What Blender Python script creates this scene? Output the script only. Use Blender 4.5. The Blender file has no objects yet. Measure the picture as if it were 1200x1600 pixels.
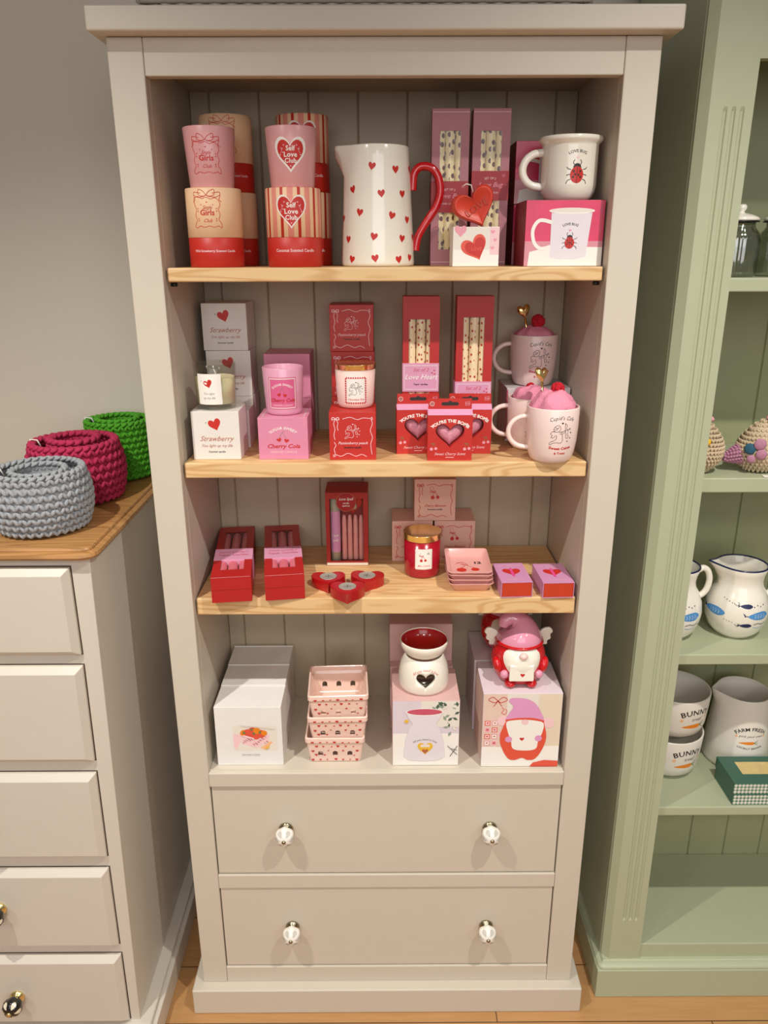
import bpy, bmesh, math, random
from mathutils import Vector, Matrix
PI = math.pi
random.seed(7)
SC = bpy.context.scene
COL = SC.collection

# ------------------------------------------------------------------ camera, world, lamps, exposure
def srgb(h):
    h = h.lstrip('#')
    out = []
    for i in (0, 2, 4):
        c = int(h[i:i + 2], 16) / 255
        out.append(c / 12.92 if c <= .04045 else ((c + .055) / 1.055) ** 2.4)
    return (*out, 1)

cam_d = bpy.data.cameras.new('camera')
cam = bpy.data.objects.new('camera', cam_d); COL.objects.link(cam)
cam_d.sensor_fit = 'VERTICAL'; cam_d.sensor_height = 32.0; cam_d.lens = 1202.07 / 1600 * 32.0
cam_d.clip_start = .02
pitch, yaw, roll = .3265, .0026, -.0034
F = Vector((math.sin(yaw) * math.cos(pitch), math.cos(yaw) * math.cos(pitch), -math.sin(pitch)))
RI = F.cross(Vector((0, 0, 1))).normalized(); UP = RI.cross(F)
RI2 = RI * math.cos(roll) + UP * math.sin(roll); UP2 = -RI * math.sin(roll) + UP * math.cos(roll)
cam.matrix_world = Matrix(((RI2.x, UP2.x, -F.x, .3935), (RI2.y, UP2.y, -F.y, -1.2631), (RI2.z, UP2.z, -F.z, 1.5755), (0, 0, 0, 1)))
SC.camera = cam

SC.view_settings.view_transform = 'Standard'
SC.view_settings.look = 'None'
SC.view_settings.gamma = 1
SC.view_settings.use_curve_mapping = False
SC.view_settings.exposure = 0.08

WORLD_COL, WORLD_STR = (1.0, .95, .88, 1), .18
w = bpy.data.worlds.new('shop_ambience'); SC.world = w; w.use_nodes = True
bg = w.node_tree.nodes['Background']; bg.inputs[0].default_value = WORLD_COL; bg.inputs[1].default_value = WORLD_STR

def spot(name, loc, aim, power, size=80, blend=1.0, rad=.018, colr=(1, .965, .89)):
    d = bpy.data.lights.new(name, 'SPOT'); d.energy = power; d.spot_size = math.radians(size); d.spot_blend = blend
    d.shadow_soft_size = rad; d.color = colr
    o = bpy.data.objects.new(name, d); COL.objects.link(o); o.location = loc
    o.rotation_euler = (Vector(aim) - Vector(loc)).to_track_quat('-Z', 'Y').to_euler()
    return o
# ceiling downlights of the shop: two right in front of the bookcase
spot('ceiling_downlight', (-.40, -.83, 2.43), (-.10, -.25, .35), 78, 96)
spot('ceiling_downlight', (1.05, -.83, 2.43), (.75, -.25, .35), 78, 96)
def area(name, loc, aim, sx, sy, power, colr):
    d = bpy.data.lights.new(name, 'AREA'); d.shape = 'RECTANGLE'; d.size = sx; d.size_y = sy; d.energy = power; d.color = colr
    o = bpy.data.objects.new(name, d); COL.objects.link(o); o.location = loc
    o.rotation_euler = (Vector(aim) - Vector(loc)).to_track_quat('-Z', 'Y').to_euler()
# the rest of the lit ceiling over the shop floor, and an added cool fill behind the camera to lift the upper parts
for x in (-1.2, .4, 2.0):
    spot('aisle_downlight', (x, -2.25, 2.45), (x, -2.05, 0), 58, 150, 1.0, .16)
area('front_fill_light', (.6, -3.9, 2.0), (.4, 0, 1.4), 2.8, 1.6, 35, (.97, .97, 1.0))

# ------------------------------------------------------------------ materials
MATS = {}
def mat(name, colr, rough=.5, metal=0, spec=.5, bump=0, bscale=60, vary=.04, coat=0, trans=0, sss=0, emit=None):
    if name in MATS: return MATS[name]
    m = bpy.data.materials.new(name); m.use_nodes = True; nt = m.node_tree; b = nt.nodes['Principled BSDF']
    c = srgb(colr) if isinstance(colr, str) else colr
    b.inputs['Roughness'].default_value = rough; b.inputs['Metallic'].default_value = metal
    b.inputs['Specular IOR Level'].default_value = spec; b.inputs['Coat Weight'].default_value = coat
    b.inputs['Transmission Weight'].default_value = trans
    tc = nt.nodes.new('ShaderNodeTexCoord')
    n = nt.nodes.new('ShaderNodeTexNoise'); n.inputs['Scale'].default_value = bscale; n.inputs['Detail'].default_value = 3
    nt.links.new(tc.outputs['Object'], n.inputs['Vector'])
    mx = nt.nodes.new('ShaderNodeMix'); mx.data_type = 'RGBA'
    mx.inputs[6].default_value = tuple(x * (1 - vary) for x in c[:3]) + (1,)
    mx.inputs[7].default_value = tuple(min(1, x * (1 + vary)) for x in c[:3]) + (1,)
    nt.links.new(n.outputs['Fac'], mx.inputs[0]); nt.links.new(mx.outputs[2], b.inputs['Base Color'])
    if bump:
        bp = nt.nodes.new('ShaderNodeBump'); bp.inputs['Strength'].default_value = bump; bp.inputs['Distance'].default_value = .002
        nt.links.new(n.outputs['Fac'], bp.inputs['Height']); nt.links.new(bp.outputs['Normal'], b.inputs['Normal'])
    MATS[name] = m
    return m

def wood(name, light, dark, axis='x', scale=1.0, rough=.5, knots=True):
    if name in MATS: return MATS[name]
    m = bpy.data.materials.new(name); m.use_nodes = True; nt = m.node_tree; N = nt.nodes; L = nt.links; b = N['Principled BSDF']
    tc = N.new('ShaderNodeTexCoord'); mp = N.new('ShaderNodeMapping')
    mp.inputs['Scale'].default_value = (.9, 9, 9) if axis == 'x' else (9, .9, 9)
    L.new(tc.outputs['Object'], mp.inputs['Vector'])
    nz = N.new('ShaderNodeTexNoise'); nz.inputs['Scale'].default_value = 2.2 * scale; nz.inputs['Detail'].default_value = 2
    L.new(mp.outputs[0], nz.inputs['Vector'])
    # knots stretch the grain around them
    vo = N.new('ShaderNodeTexVoronoi'); vo.inputs['Scale'].default_value = 5.2 * scale; vo.inputs['Randomness'].default_value = 1
    m2 = N.new('ShaderNodeMapping'); m2.inputs['Scale'].default_value = (.7, 1.5, 1.5) if axis == 'x' else (1.5, .7, 1.5)
    L.new(tc.outputs['Object'], m2.inputs['Vector']); L.new(m2.outputs[0], vo.inputs['Vector'])
    ma = N.new('ShaderNodeMath'); ma.operation = 'MULTIPLY'; ma.inputs[1].default_value = 26
    L.new(nz.outputs['Fac'], ma.inputs[0])
    kr = N.new('ShaderNodeMapRange'); kr.inputs[1].default_value = 0; kr.inputs[2].default_value = .45; kr.inputs[3].default_value = 6 if knots else 0; kr.inputs[4].default_value = 0
    kr.interpolation_type = 'SMOOTHERSTEP'
    L.new(vo.outputs['Distance'], kr.inputs[0])
    ad = N.new('ShaderNodeMath'); ad.operation = 'ADD'; L.new(ma.outputs[0], ad.inputs[0]); L.new(kr.outputs[0], ad.inputs[1])
    sn = N.new('ShaderNodeMath'); sn.operation = 'SINE'; mu = N.new('ShaderNodeMath'); mu.operation = 'MULTIPLY'; mu.inputs[1].default_value = 2.6
    L.new(ad.outputs[0], mu.inputs[0]); L.new(mu.outputs[0], sn.inputs[0])
    r1 = N.new('ShaderNodeMapRange'); r1.inputs[1].default_value = -.2; r1.inputs[2].default_value = 1; r1.inputs[3].default_value = 0; r1.inputs[4].default_value = .75
    L.new(sn.outputs[0], r1.inputs[0])
    mx = N.new('ShaderNodeMix'); mx.data_type = 'RGBA'; mx.inputs[6].default_value = srgb(light); mx.inputs[7].default_value = srgb(dark)
    L.new(r1.outputs[0], mx.inputs[0])
    kk = N.new('ShaderNodeMapRange'); kk.inputs[1].default_value = .035; kk.inputs[2].default_value = .075; kk.inputs[3].default_value = .8 if knots else 0; kk.inputs[4].default_value = 0
    L.new(vo.outputs['Distance'], kk.inputs[0])
    mk = N.new('ShaderNodeMix'); mk.data_type = 'RGBA'; mk.inputs[7].default_value = srgb('#8A5427')
    L.new(kk.outputs[0], mk.inputs[0]); L.new(mx.outputs[2], mk.inputs[6]); L.new(mk.outputs[2], b.inputs['Base Color'])
    b.inputs['Roughness'].default_value = rough
    MATS[name] = m
    return m

def floor_mat():
    m = bpy.data.materials.new('oak_plank_floor'); m.use_nodes = True; nt = m.node_tree; N = nt.nodes; L = nt.links; b = N['Principled BSDF']
    tc = N.new('ShaderNodeTexCoord')
    br = N.new('ShaderNodeTexBrick'); br.inputs['Scale'].default_value = 1; br.inputs['Brick Width'].default_value = 1.25; br.inputs['Row Height'].default_value = .14
    br.inputs['Mortar Size'].default_value = .0012; br.offset = .37
    br.inputs['Color1'].default_value = srgb('#C79A68'); br.inputs['Color2'].default_value = srgb('#B98A58'); br.inputs['Mortar'].default_value = srgb('#5A3C22')
    mp0 = N.new('ShaderNodeMapping'); mp0.inputs['Location'].default_value = (.15, .045, 0)
    L.new(tc.outputs['Object'], mp0.inputs[0]); L.new(mp0.outputs[0], br.inputs['Vector'])
    mp = N.new('ShaderNodeMapping'); mp.inputs['Scale'].default_value = (3, 45, 1); L.new(tc.outputs['Object'], mp.inputs[0])
    nz = N.new('ShaderNodeTexNoise'); nz.inputs['Scale'].default_value = 3; nz.inputs['Detail'].default_value = 5; L.new(mp.outputs[0], nz.inputs['Vector'])
    mx = N.new('ShaderNodeMix'); mx.data_type = 'RGBA'; mx.blend_type = 'MULTIPLY'
    cr = N.new('ShaderNodeMapRange'); cr.inputs[3].default_value = 0; cr.inputs[4].default_value = .8
    L.new(nz.outputs['Fac'], cr.inputs[0]); L.new(cr.outputs[0], mx.inputs[0]); L.new(br.outputs['Color'], mx.inputs[6]); mx.inputs[7].default_value = (.72, .58, .44, 1)
    L.new(mx.outputs[2], b.inputs['Base Color']); b.inputs['Roughness'].default_value = .42
    return m

def glassy(name, colr, mixf=.12, rough=.05):
    # thin clear film or panel: mostly see-through with a gloss on top
    if name in MATS: return MATS[name]
    m = bpy.data.materials.new(name); m.use_nodes = True; nt = m.node_tree; nt.nodes.clear(); N = nt.nodes
    o = N.new('ShaderNodeOutputMaterial'); t = N.new('ShaderNodeBsdfTransparent'); t.inputs[0].default_value = srgb(colr)
    g = N.new('ShaderNodeBsdfGlossy'); g.inputs['Roughness'].default_value = rough
    fr = N.new('ShaderNodeLayerWeight'); fr.inputs[0].default_value = .5
    pw = N.new('ShaderNodeMath'); pw.operation = 'POWER'; pw.inputs[1].default_value = 4; nt.links.new(fr.outputs['Facing'], pw.inputs[0])
    ad = N.new('ShaderNodeMath'); ad.operation = 'MULTIPLY_ADD'; ad.inputs[1].default_value = .38; ad.inputs[2].default_value = mixf * .6; nt.links.new(pw.outputs[0], ad.inputs[0])
    mx = N.new('ShaderNodeMixShader'); nt.links.new(ad.outputs[0], mx.inputs[0]); nt.links.new(t.outputs[0], mx.inputs[1]); nt.links.new(g.outputs[0], mx.inputs[2])
    nt.links.new(mx.outputs[0], o.inputs[0]); MATS[name] = m
    return m

def dotted(name, base, dot, scale=95, size=.28, rough=.35):
    # printed spots laid round a candle by angle and height
    if name in MATS: return MATS[name]
    m = mat(name, base, rough); nt = m.node_tree; N = nt.nodes; L = nt.links; b = N['Principled BSDF']
    tc = N.new('ShaderNodeTexCoord'); sp = N.new('ShaderNodeSeparateXYZ'); L.new(tc.outputs['Object'], sp.inputs[0])
    at = N.new('ShaderNodeMath'); at.operation = 'ARCTAN2'; L.new(sp.outputs[0], at.inputs[0]); L.new(sp.outputs[1], at.inputs[1])
    mu = N.new('ShaderNodeMath'); mu.operation = 'MULTIPLY'; mu.inputs[1].default_value = .009; L.new(at.outputs[0], mu.inputs[0])
    oi = N.new('ShaderNodeObjectInfo'); ad = N.new('ShaderNodeMath'); ad.operation = 'ADD'; L.new(sp.outputs[2], ad.inputs[0]); L.new(oi.outputs['Random'], ad.inputs[1])
    cb = N.new('ShaderNodeCombineXYZ'); L.new(mu.outputs[0], cb.inputs[0]); L.new(ad.outputs[0], cb.inputs[1])
    vo = N.new('ShaderNodeTexVoronoi'); vo.voronoi_dimensions = '2D'; vo.inputs['Scale'].default_value = scale; vo.inputs['Randomness'].default_value = .5
    L.new(cb.outputs[0], vo.inputs['Vector'])
    lt = N.new('ShaderNodeMath'); lt.operation = 'LESS_THAN'; lt.inputs[1].default_value = size; L.new(vo.outputs['Distance'], lt.inputs[0])
    mx = N.new('ShaderNodeMix'); mx.data_type = 'RGBA'; mx.inputs[6].default_value = srgb(base); mx.inputs[7].default_value = srgb(dot)
    L.new(lt.outputs[0], mx.inputs[0]); L.new(mx.outputs[2], b.inputs['Base Color'])
    return m

def gingham(name, a, c, n=520):
    m = mat(name, a, .6); nt = m.node_tree; N = nt.nodes; b = N['Principled BSDF']
    tc = N.new('ShaderNodeTexCoord'); sx = N.new('ShaderNodeSeparateXYZ'); nt.links.new(tc.outputs['Object'], sx.inputs[0])
    outs = []
    for k in (0, 2):
        mu = N.new('ShaderNodeMath'); mu.operation = 'MULTIPLY'; mu.inputs[1].default_value = n * PI / 2; nt.links.new(sx.outputs[k], mu.inputs[0])
        s = N.new('ShaderNodeMath'); s.operation = 'SINE'; nt.links.new(mu.outputs[0], s.inputs[0])
        g = N.new('ShaderNodeMath'); g.operation = 'GREATER_THAN'; g.inputs[1].default_value = 0; nt.links.new(s.outputs[0], g.inputs[0]); outs.append(g)
    ad = N.new('ShaderNodeMath'); ad.operation = 'ADD'; nt.links.new(outs[0].outputs[0], ad.inputs[0]); nt.links.new(outs[1].outputs[0], ad.inputs[1])
    hf = N.new('ShaderNodeMath'); hf.operation = 'MULTIPLY'; hf.inputs[1].default_value = .5; nt.links.new(ad.outputs[0], hf.inputs[0])
    mx = N.new('ShaderNodeMix'); mx.data_type = 'RGBA'; mx.inputs[6].default_value = srgb(a); mx.inputs[7].default_value = srgb(c)
    nt.links.new(hf.outputs[0], mx.inputs[0]); nt.links.new(mx.outputs[2], b.inputs['Base Color'])
    return m

PAINT = mat('warm_grey_paint', '#CEC4B4', .42, bump=.05, bscale=35, vary=.02)
PAINT_C = mat('stone_cream_paint', '#D2C9BC', .42, bump=.05, bscale=35, vary=.02)
BACKP = mat('taupe_back_paint', '#BBAB92', .5, vary=.03)
GREEN = mat('sage_green_paint', '#B0B597', .42, bump=.05, bscale=35, vary=.02)
GREEND = mat('sage_green_back_paint', '#A3A680', .5, vary=.03)
PINE = wood('knotty_pine', '#DFBB88', '#C89860')
OAK = wood('waxed_oak', '#B48450', '#946536', rough=.38, knots=False)
WALLM = mat('greige_wall_paint', '#D3CBBC', .8, bump=.1, bscale=140, vary=.02)
WHITE_C = mat('white_glaze', '#F1EBDD', .16, coat=.4, vary=.01)
RED_C = mat('red_glaze', '#C4141C', .14, coat=.5, vary=.02)
PINK_C = mat('pink_glaze', '#DE93AC', .16, coat=.4, vary=.02)
BLUSH_C = mat('blush_glaze', '#F0CDC6', .22, coat=.3, vary=.01)
GOLD = mat('polished_gold', '#F7E09A', .2, metal=1, vary=.03)
STEEL = mat('brushed_steel', '#B7B1A5', .28, metal=1, vary=.03)
BLACK = mat('black_plastic', '#191716', .4)
C = {}
def pc(k, h, rough=.45, **kw): C[k] = mat('ink_' + k, h, rough, vary=.01, **kw); return C[k]
pc('white', '#F3EEE6'); pc('cream', '#F0CFA6'); pc('red', '#C62A22'); pc('deepred', '#A3171C'); pc('black', '#2A2422'); pc('pink', '#E79AA8')
pc('rose', '#C9566B'); pc('lilac', '#DE9BC4'); pc('hot', '#DF4C93'); pc('grey', '#8E857E'); pc('blue', '#16254F'); pc('sky', '#4F93CF')
pc('orange', '#E8851C'); pc('leaf', '#6F7C4C'); pc('yellow', '#E9B93A'); pc('palepink', '#F2C9CC'); pc('brown', '#8A5B38'); pc('pale', '#E7DFD3')
pc('copper', '#B5674A', .3); pc('teal', '#2F5C55'); pc('silver', '#C9C2B8'); pc('coral', '#E0553F'); pc('peach', '#F3B98C')

# ------------------------------------------------------------------ object helpers
def thing(name, label, cat, loc=(0, 0, 0), rz=0, group=None):
    o = bpy.data.objects.new(name, None); COL.objects.link(o); o.empty_display_size = .02
    o.location = loc; o.rotation_euler = (0, 0, rz); o['label'] = label; o['category'] = cat
    if group: o['group'] = group
    return o
def tag(o, label, cat, group=None):
    o['label'] = label; o['category'] = cat
    if group: o['group'] = group
    return o
def kids(o): return [x for x in COL.objects if x.parent == o]
def clone(r, loc, rz=0, label=None, group=None, cat=None):
    def cp(o, par):
        c = o.copy(); COL.objects.link(c); c.parent = par
        for ch in kids(o): cp(ch, c)
        return c
    c = cp(r, None); c.location = loc; c.rotation_euler = (0, 0, rz)
    if label: c['label'] = label
    if group: c['group'] = group
    return c

class MB:
    def __init__(s): s.v = []; s.f = []; s.m = []; s.s = []
    def add(s, vs, fs, mi=0, sm=False):
        o = len(s.v); s.v += [tuple(x) for x in vs]
        for f in fs: s.f.append(tuple(i + o for i in f)); s.m.append(mi); s.s.append(sm)
        return s
    def box(s, x0, x1, y0, y1, z0, z1, mi=0):
        vs = [(x, y, z) for z in (z0, z1) for y in (y0, y1) for x in (x0, x1)]
        return s.add(vs, [(0, 2, 3, 1), (4, 5, 7, 6), (0, 1, 5, 4), (2, 6, 7, 3), (0, 4, 6, 2), (1, 3, 7, 5)], mi)
    def lathe(s, prof, n=48, mi=0, c=(0, 0, 0), sm=True, rad=None):
        # prof: (r, z); closed at r = 0
        vs = []; fs = []; rings = []
        for r, z in prof:
            if r <= 1e-6: rings.append([len(vs)]); vs.append((c[0], c[1], c[2] + z))
            else:
                ring = []
                for i in range(n):
                    a = 2 * PI * i / n; k = rad(a, z) if rad else 1
                    ring.append(len(vs)); vs.append((c[0] + r * k * math.sin(a), c[1] - r * k * math.cos(a), c[2] + z))
                rings.append(ring)
        for a, b in zip(rings, rings[1:]):
            if len(a) == 1 and len(b) == 1: continue
            for i in range(n):
                j = (i + 1) % n
                if len(a) == 1: fs.append((a[0], b[j], b[i]))
                elif len(b) == 1: fs.append((a[i], a[j], b[0]))
                else: fs.append((a[i], a[j], b[j], b[i]))
        return s.add(vs, fs, mi, sm)
    def tube(s, pts, rad, n=12, mi=0, caps=True, closed=False, flat=1.0):
        pts = [Vector(p) for p in pts]; N = len(pts)
        rr = rad if isinstance(rad, (list, tuple)) else [rad] * N
        vs = []; fs = []; up = None
        for i, p in enumerate(pts):
            if closed: t = (pts[(i + 1) % N] - pts[i - 1]).normalized()
            else: t = (pts[min(i + 1, N - 1)] - pts[max(i - 1, 0)]).normalized()
            if up is None:
                up = Vector((0, 1, 0)) if abs(t.y) < .9 else Vector((1, 0, 0))
            side = t.cross(up).normalized(); up = side.cross(t).normalized()
            for k in range(n):
                a = 2 * PI * k / n
                vs.append(p + side * math.cos(a) * rr[i] + up * math.sin(a) * rr[i] * flat)
        for i in range(N if closed else N - 1):
            j = (i + 1) % N
            for k in range(n):
                l = (k + 1) % n
                fs.append((i * n + k, j * n + k, j * n + l, i * n + l))
        if caps and not closed:
            fs.append(tuple(range(n))); fs.append(tuple((N - 1) * n + k for k in reversed(range(n))))
        return s.add(vs, fs, mi, True)
    def ell(s, c, r, mi=0, n=16, m=10, rot=None):
        vs = [(0, 0, -1)]; fs = []
        for j in range(1, m):
            t = -PI / 2 + PI * j / m
            for i in range(n):
                a = 2 * PI * i / n; vs.append((math.cos(t) * math.cos(a), math.cos(t) * math.sin(a), math.sin(t)))
        vs.append((0, 0, 1)); top = len(vs) - 1
        for i in range(n): fs.append((0, 1 + (i + 1) % n, 1 + i)); fs.append((top, top - n + i, top - n + (i + 1) % n))
        for j in range(m - 2):
            for i in range(n):
                a = 1 + j * n + i; b = 1 + j * n + (i + 1) % n
                fs.append((a, b, b + n, a + n))
        R = rot if rot is not None else Matrix.Identity(3)
        vs = [Vector(c) + R @ Vector((v[0] * r[0], v[1] * r[1], v[2] * r[2])) for v in vs]
        return s.add(vs, fs, mi, True)
    def prism(s, poly, y0, y1, mi=0, sm=False, bev=0):
        # poly in x,z, extruded along y
        n = len(poly); vs = [(x, y0, z) for x, z in poly] + [(x, y1, z) for x, z in poly]
        fs = [tuple(range(n)), tuple(range(2 * n - 1, n - 1, -1))]
        s.add(vs, fs, mi, False)
        o = len(s.v) - 2 * n
        for i in range(n):
            j = (i + 1) % n; s.f.append((o + i, o + n + i, o + n + j, o + j)); s.m.append(mi); s.s.append(sm)
        return s
    def mesh(s, name, mats):
        me = bpy.data.meshes.new(name); me.from_pydata(s.v, [], s.f)
        for m in mats: me.materials.append(m)
        me.polygons.foreach_set('material_index', s.m); me.polygons.foreach_set('use_smooth', s.s); me.update()
        return me
    def build(s, name, mats, parent=None, loc=(0, 0, 0), rot=(0, 0, 0), bevel=0, weld=False, fixn=True, label=None, seg=2, auto=False):
        mats = mats if isinstance(mats, (list, tuple)) else [mats]
        me = s.mesh(name, mats)
        if fixn:
            bm = bmesh.new(); bm.from_mesh(me)
            if weld: bmesh.ops.remove_doubles(bm, verts=bm.verts, dist=1e-6)
            bmesh.ops.recalc_face_normals(bm, faces=bm.faces); bm.to_mesh(me); bm.free()
        o = bpy.data.objects.new(name, me); COL.objects.link(o); o.parent = parent; o.location = loc; o.rotation_euler = rot
        if bevel:
            b = o.modifiers.new('bevel', 'BEVEL'); b.width = bevel; b.segments = seg; b.limit_method = 'ANGLE'; b.angle_limit = math.radians(40); b.harden_normals = False
        if label: o['label'] = label
        return o

def bake(o):
    dg = bpy.context.evaluated_depsgraph_get()
    me = bpy.data.meshes.new_from_object(o.evaluated_get(dg), depsgraph=dg)
    o.modifiers.clear(); o.data = me
def cut(o, cutters):
    for c in cutters:
        b = o.modifiers.new('cut', 'BOOLEAN'); b.operation = 'DIFFERENCE'; b.solver = 'EXACT'; b.object = c
    bpy.context.view_layer.update(); bake(o)
    for c in cutters: bpy.data.objects.remove(c)

# ------------------------------------------------------------------ printed artwork: flat shapes mapped onto a surface
def crm(pts, k=6, closed=False):
    out = []; n = len(pts)
    for i in range(n if closed else n - 1):
        g = lambda j: pts[j % n] if closed else pts[max(0, min(n - 1, j))]
        p0, p1, p2, p3 = g(i - 1), g(i), g(i + 1), g(i + 2)
        for q in range(k):
            t = q / k
            out.append(tuple(.5 * (2 * p1[d] + (p2[d] - p0[d]) * t + (2 * p0[d] - 5 * p1[d] + 4 * p2[d] - p3[d]) * t * t + (3 * p1[d] - p0[d] - 3 * p2[d] + p3[d]) * t ** 3) for d in range(len(p1))))
    if not closed: out.append(tuple(pts[-1]))
    return out
def heart_pts(n=32):
    out = []
    for i in range(n):
        t = 2 * PI * i / n
        out.append((math.copysign(abs(math.sin(t)) ** 2.45, math.sin(t)) / 2, (13 * math.cos(t) - 5 * math.cos(2 * t) - 2 * math.cos(3 * t) - math.cos(4 * t) + 2.6) / 32))
    return out
HP = heart_pts()
TXT = {}
def text_geo(s, bold=0.0, shear=0.0, space=1.0):
    key = (s, bold, shear, space)
    if key not in TXT:
        cu = bpy.data.curves.new('t', 'FONT'); cu.body = s; cu.size = 1; cu.align_x = 'CENTER'; cu.resolution_u = 2
        cu.offset = bold; cu.shear = shear; cu.space_character = space
        o = bpy.data.objects.new('t', cu); COL.objects.link(o)
        dg = bpy.context.evaluated_depsgraph_get(); me = bpy.data.meshes.new_from_object(o.evaluated_get(dg), depsgraph=dg)
        TXT[key] = ([(v.co.x, v.co.y) for v in me.vertices], [tuple(p.vertices) for p in me.polygons])
        bpy.data.objects.remove(o); bpy.data.curves.remove(cu); bpy.data.meshes.remove(me)
    return TXT[key]

class Pr:
    def __init__(s): s.it = []; s.L = 0
    def up(s): s.L += 1; return s
    def add(s, vs, fs, c): s.it.append((vs, fs, c, s.L))
    def poly(s, pts, c, rings=1, ctr=None):
        if ctr is None: ctr = (sum(p[0] for p in pts) / len(pts), sum(p[1] for p in pts) / len(pts))
        n = len(pts); vs = [ctr]; fs = []
        for r in range(1, rings + 1):
            k = r / rings; vs += [(ctr[0] + (p[0] - ctr[0]) * k, ctr[1] + (p[1] - ctr[1]) * k) for p in pts]
        for i in range(n): fs.append((0, 1 + i, 1 + (i + 1) % n))
        for r in range(rings - 1):
            for i in range(n):
                a = 1 + r * n + i; b = 1 + r * n + (i + 1) % n; fs.append((a, a + n, b + n, b))
        s.add(vs, fs, c)
    def heart(s, x, y, w, c, rot=0, rings=1, flat=1):
        co, si = math.cos(rot), math.sin(rot)
        s.poly([(x + w * (a * co - b * flat * si), y + w * (a * si + b * flat * co)) for a, b in HP], c, rings, (x, y))
    def disc(s, x, y, r, c, n=16, ry=None, rings=1):
        ry = ry or r
        s.poly([(x + r * math.cos(2 * PI * i / n), y + ry * math.sin(2 * PI * i / n)) for i in range(n)], c, rings, (x, y))
    def rect(s, x0, x1, y0, y1, c, nx=1, ny=1):
        vs = []; fs = []
        for j in range(ny + 1):
            for i in range(nx + 1): vs.append((x0 + (x1 - x0) * i / nx, y0 + (y1 - y0) * j / ny))
        for j in range(ny):
            for i in range(nx):
                a = j * (nx + 1) + i; fs.append((a, a + 1, a + nx + 2, a + nx + 1))
        s.add(vs, fs, c)
    def line(s, pts, wd, c, k=5, closed=False, sharp=False):
        P = pts if sharp else crm(pts, k, closed)
        n = len(P); vs = []; fs = []
        for i, p in enumerate(P):
            a = P[(i - 1) % n] if (closed or i) else p; b = P[(i + 1) % n] if (closed or i < n - 1) else p
            dx, dy = b[0] - a[0], b[1] - a[1]; l = math.hypot(dx, dy) or 1
            vs += [(p[0] - dy / l * wd / 2, p[1] + dx / l * wd / 2), (p[0] + dy / l * wd / 2, p[1] - dx / l * wd / 2)]
        for i in range(n if closed else n - 1):
            a = 2 * i; b = 2 * ((i + 1) % n); fs.append((a, a + 1, b + 1, b))
        s.add(vs, fs, c)
    def text(s, t, x, y, h, c, bold=0, shear=0, arc=0, space=1.0, wide=1.0):
        # h: capital height; arc: bend radius (positive = arched up)
        v, f = text_geo(t, bold, shear, space); k = h / .7
        out = []
        for a, b in v:
            a *= k * wide; b *= k
            if arc:
                th = a / arc; a, b = (arc + b) * math.sin(th), (arc + b) * math.cos(th) - arc
            out.append((x + a, y + b))
        s.add(out, f, c)
    def wave(s, p0, p1, amp, n, wd, c):
        dx, dy = p1[0] - p0[0], p1[1] - p0[1]; l = math.hypot(dx, dy); m = n * 4
        pts = [(p0[0] + dx * i / m - dy / l * amp * math.sin(PI * i / 2), p0[1] + dy * i / m + dx / l * amp * math.sin(PI * i / 2)) for i in range(m + 1)]
        s.line(pts, wd, c, 3)
    def build(s, name, fn, parent, label=None):
        b = MB(); cs = []
        for k, (vs, fs, c, L) in enumerate(s.it):
            if c not in cs: cs.append(c)
            b.add([fn(v[0], v[1], .00015 + L * .00012 + min(k, 90) * 7e-6) for v in vs], fs, cs.index(c))
        o = b.build(name, [C[c] for c in cs], parent, fixn=False)
        if label: o['label'] = label
        return o
def on_front(y, z0=0, x0=0): return lambda u, v, e: (x0 + u, y - e, z0 + v)
def on_top(z, y0=0): return lambda u, v, e: (u, y0 + v, z + e)
def on_cyl(rf, z0=0, turn=0):
    def f(u, v, e):
        r = rf(z0 + v) if callable(rf) else rf
        r += e; a = u / r + turn
        return (r * math.sin(a), -r * math.cos(a), z0 + v)
    return f
def interp(prof):
    def f(z):
        for (r0, z0), (r1, z1) in zip(prof, prof[1:]):
            if z0 <= z <= z1: return r0 + (r1 - r0) * (z - z0) / (z1 - z0 or 1)
        return prof[-1][0] if z > prof[-1][1] else prof[0][0]
    return f

# artwork
def art_ribbon(p, w, h, c, wd=.0007):
    a, b = w / 2, h / 2
    x0 = -a + .011; y1 = b - .011
    for sx in (-1, 1):
        p.line([(x0, y1), (x0 + sx * .003, y1 + .0025), (x0 + sx * .0058, y1 + .0018), (x0 + sx * .0055, y1 - .0015), (x0, y1)], wd * 1.3, c)
    p.line([(x0, y1), (x0 - .003, y1 - .008), (x0 - .001, y1 - .018), (x0 - .003, y1 - .028), (x0 - .001, y1 - .036)], wd, c)
    p.line([(x0, y1), (x0 + .004, y1 - .006), (x0 + .003, y1 - .014), (x0 + .0045, y1 - .020)], wd, c)
    p.line([(x0 + .012, y1), (-.004, y1 + .003), (.008, y1 - .001), (.018, y1 + .0018), (a - .010, y1 + .001), (a - .007, y1 + .003), (a - .006, y1 - .001), (a - .009, y1 - .0005)], wd, c)
    p.line([(a - .0085, y1), (a - .006, y1 - .008), (a - .0095, y1 - .020), (a - .006, y1 - .032), (a - .009, y1 - .044), (a - .007, -b + .010)], wd, c)
    p.line([(x0 - .003, y1 - .040), (x0, y1 - .046), (x0 - .003, y1 - .053), (x0 - .001, -b + .0085), (x0 - .004, -b + .006), (x0 - .0045, -b + .009), (x0, -b + .0095), (x0 + .009, -b + .007), (-.008, -b + .012), (.005, -b + .007), (.015, -b + .010), (.024, -b + .006)], wd, c)
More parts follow.
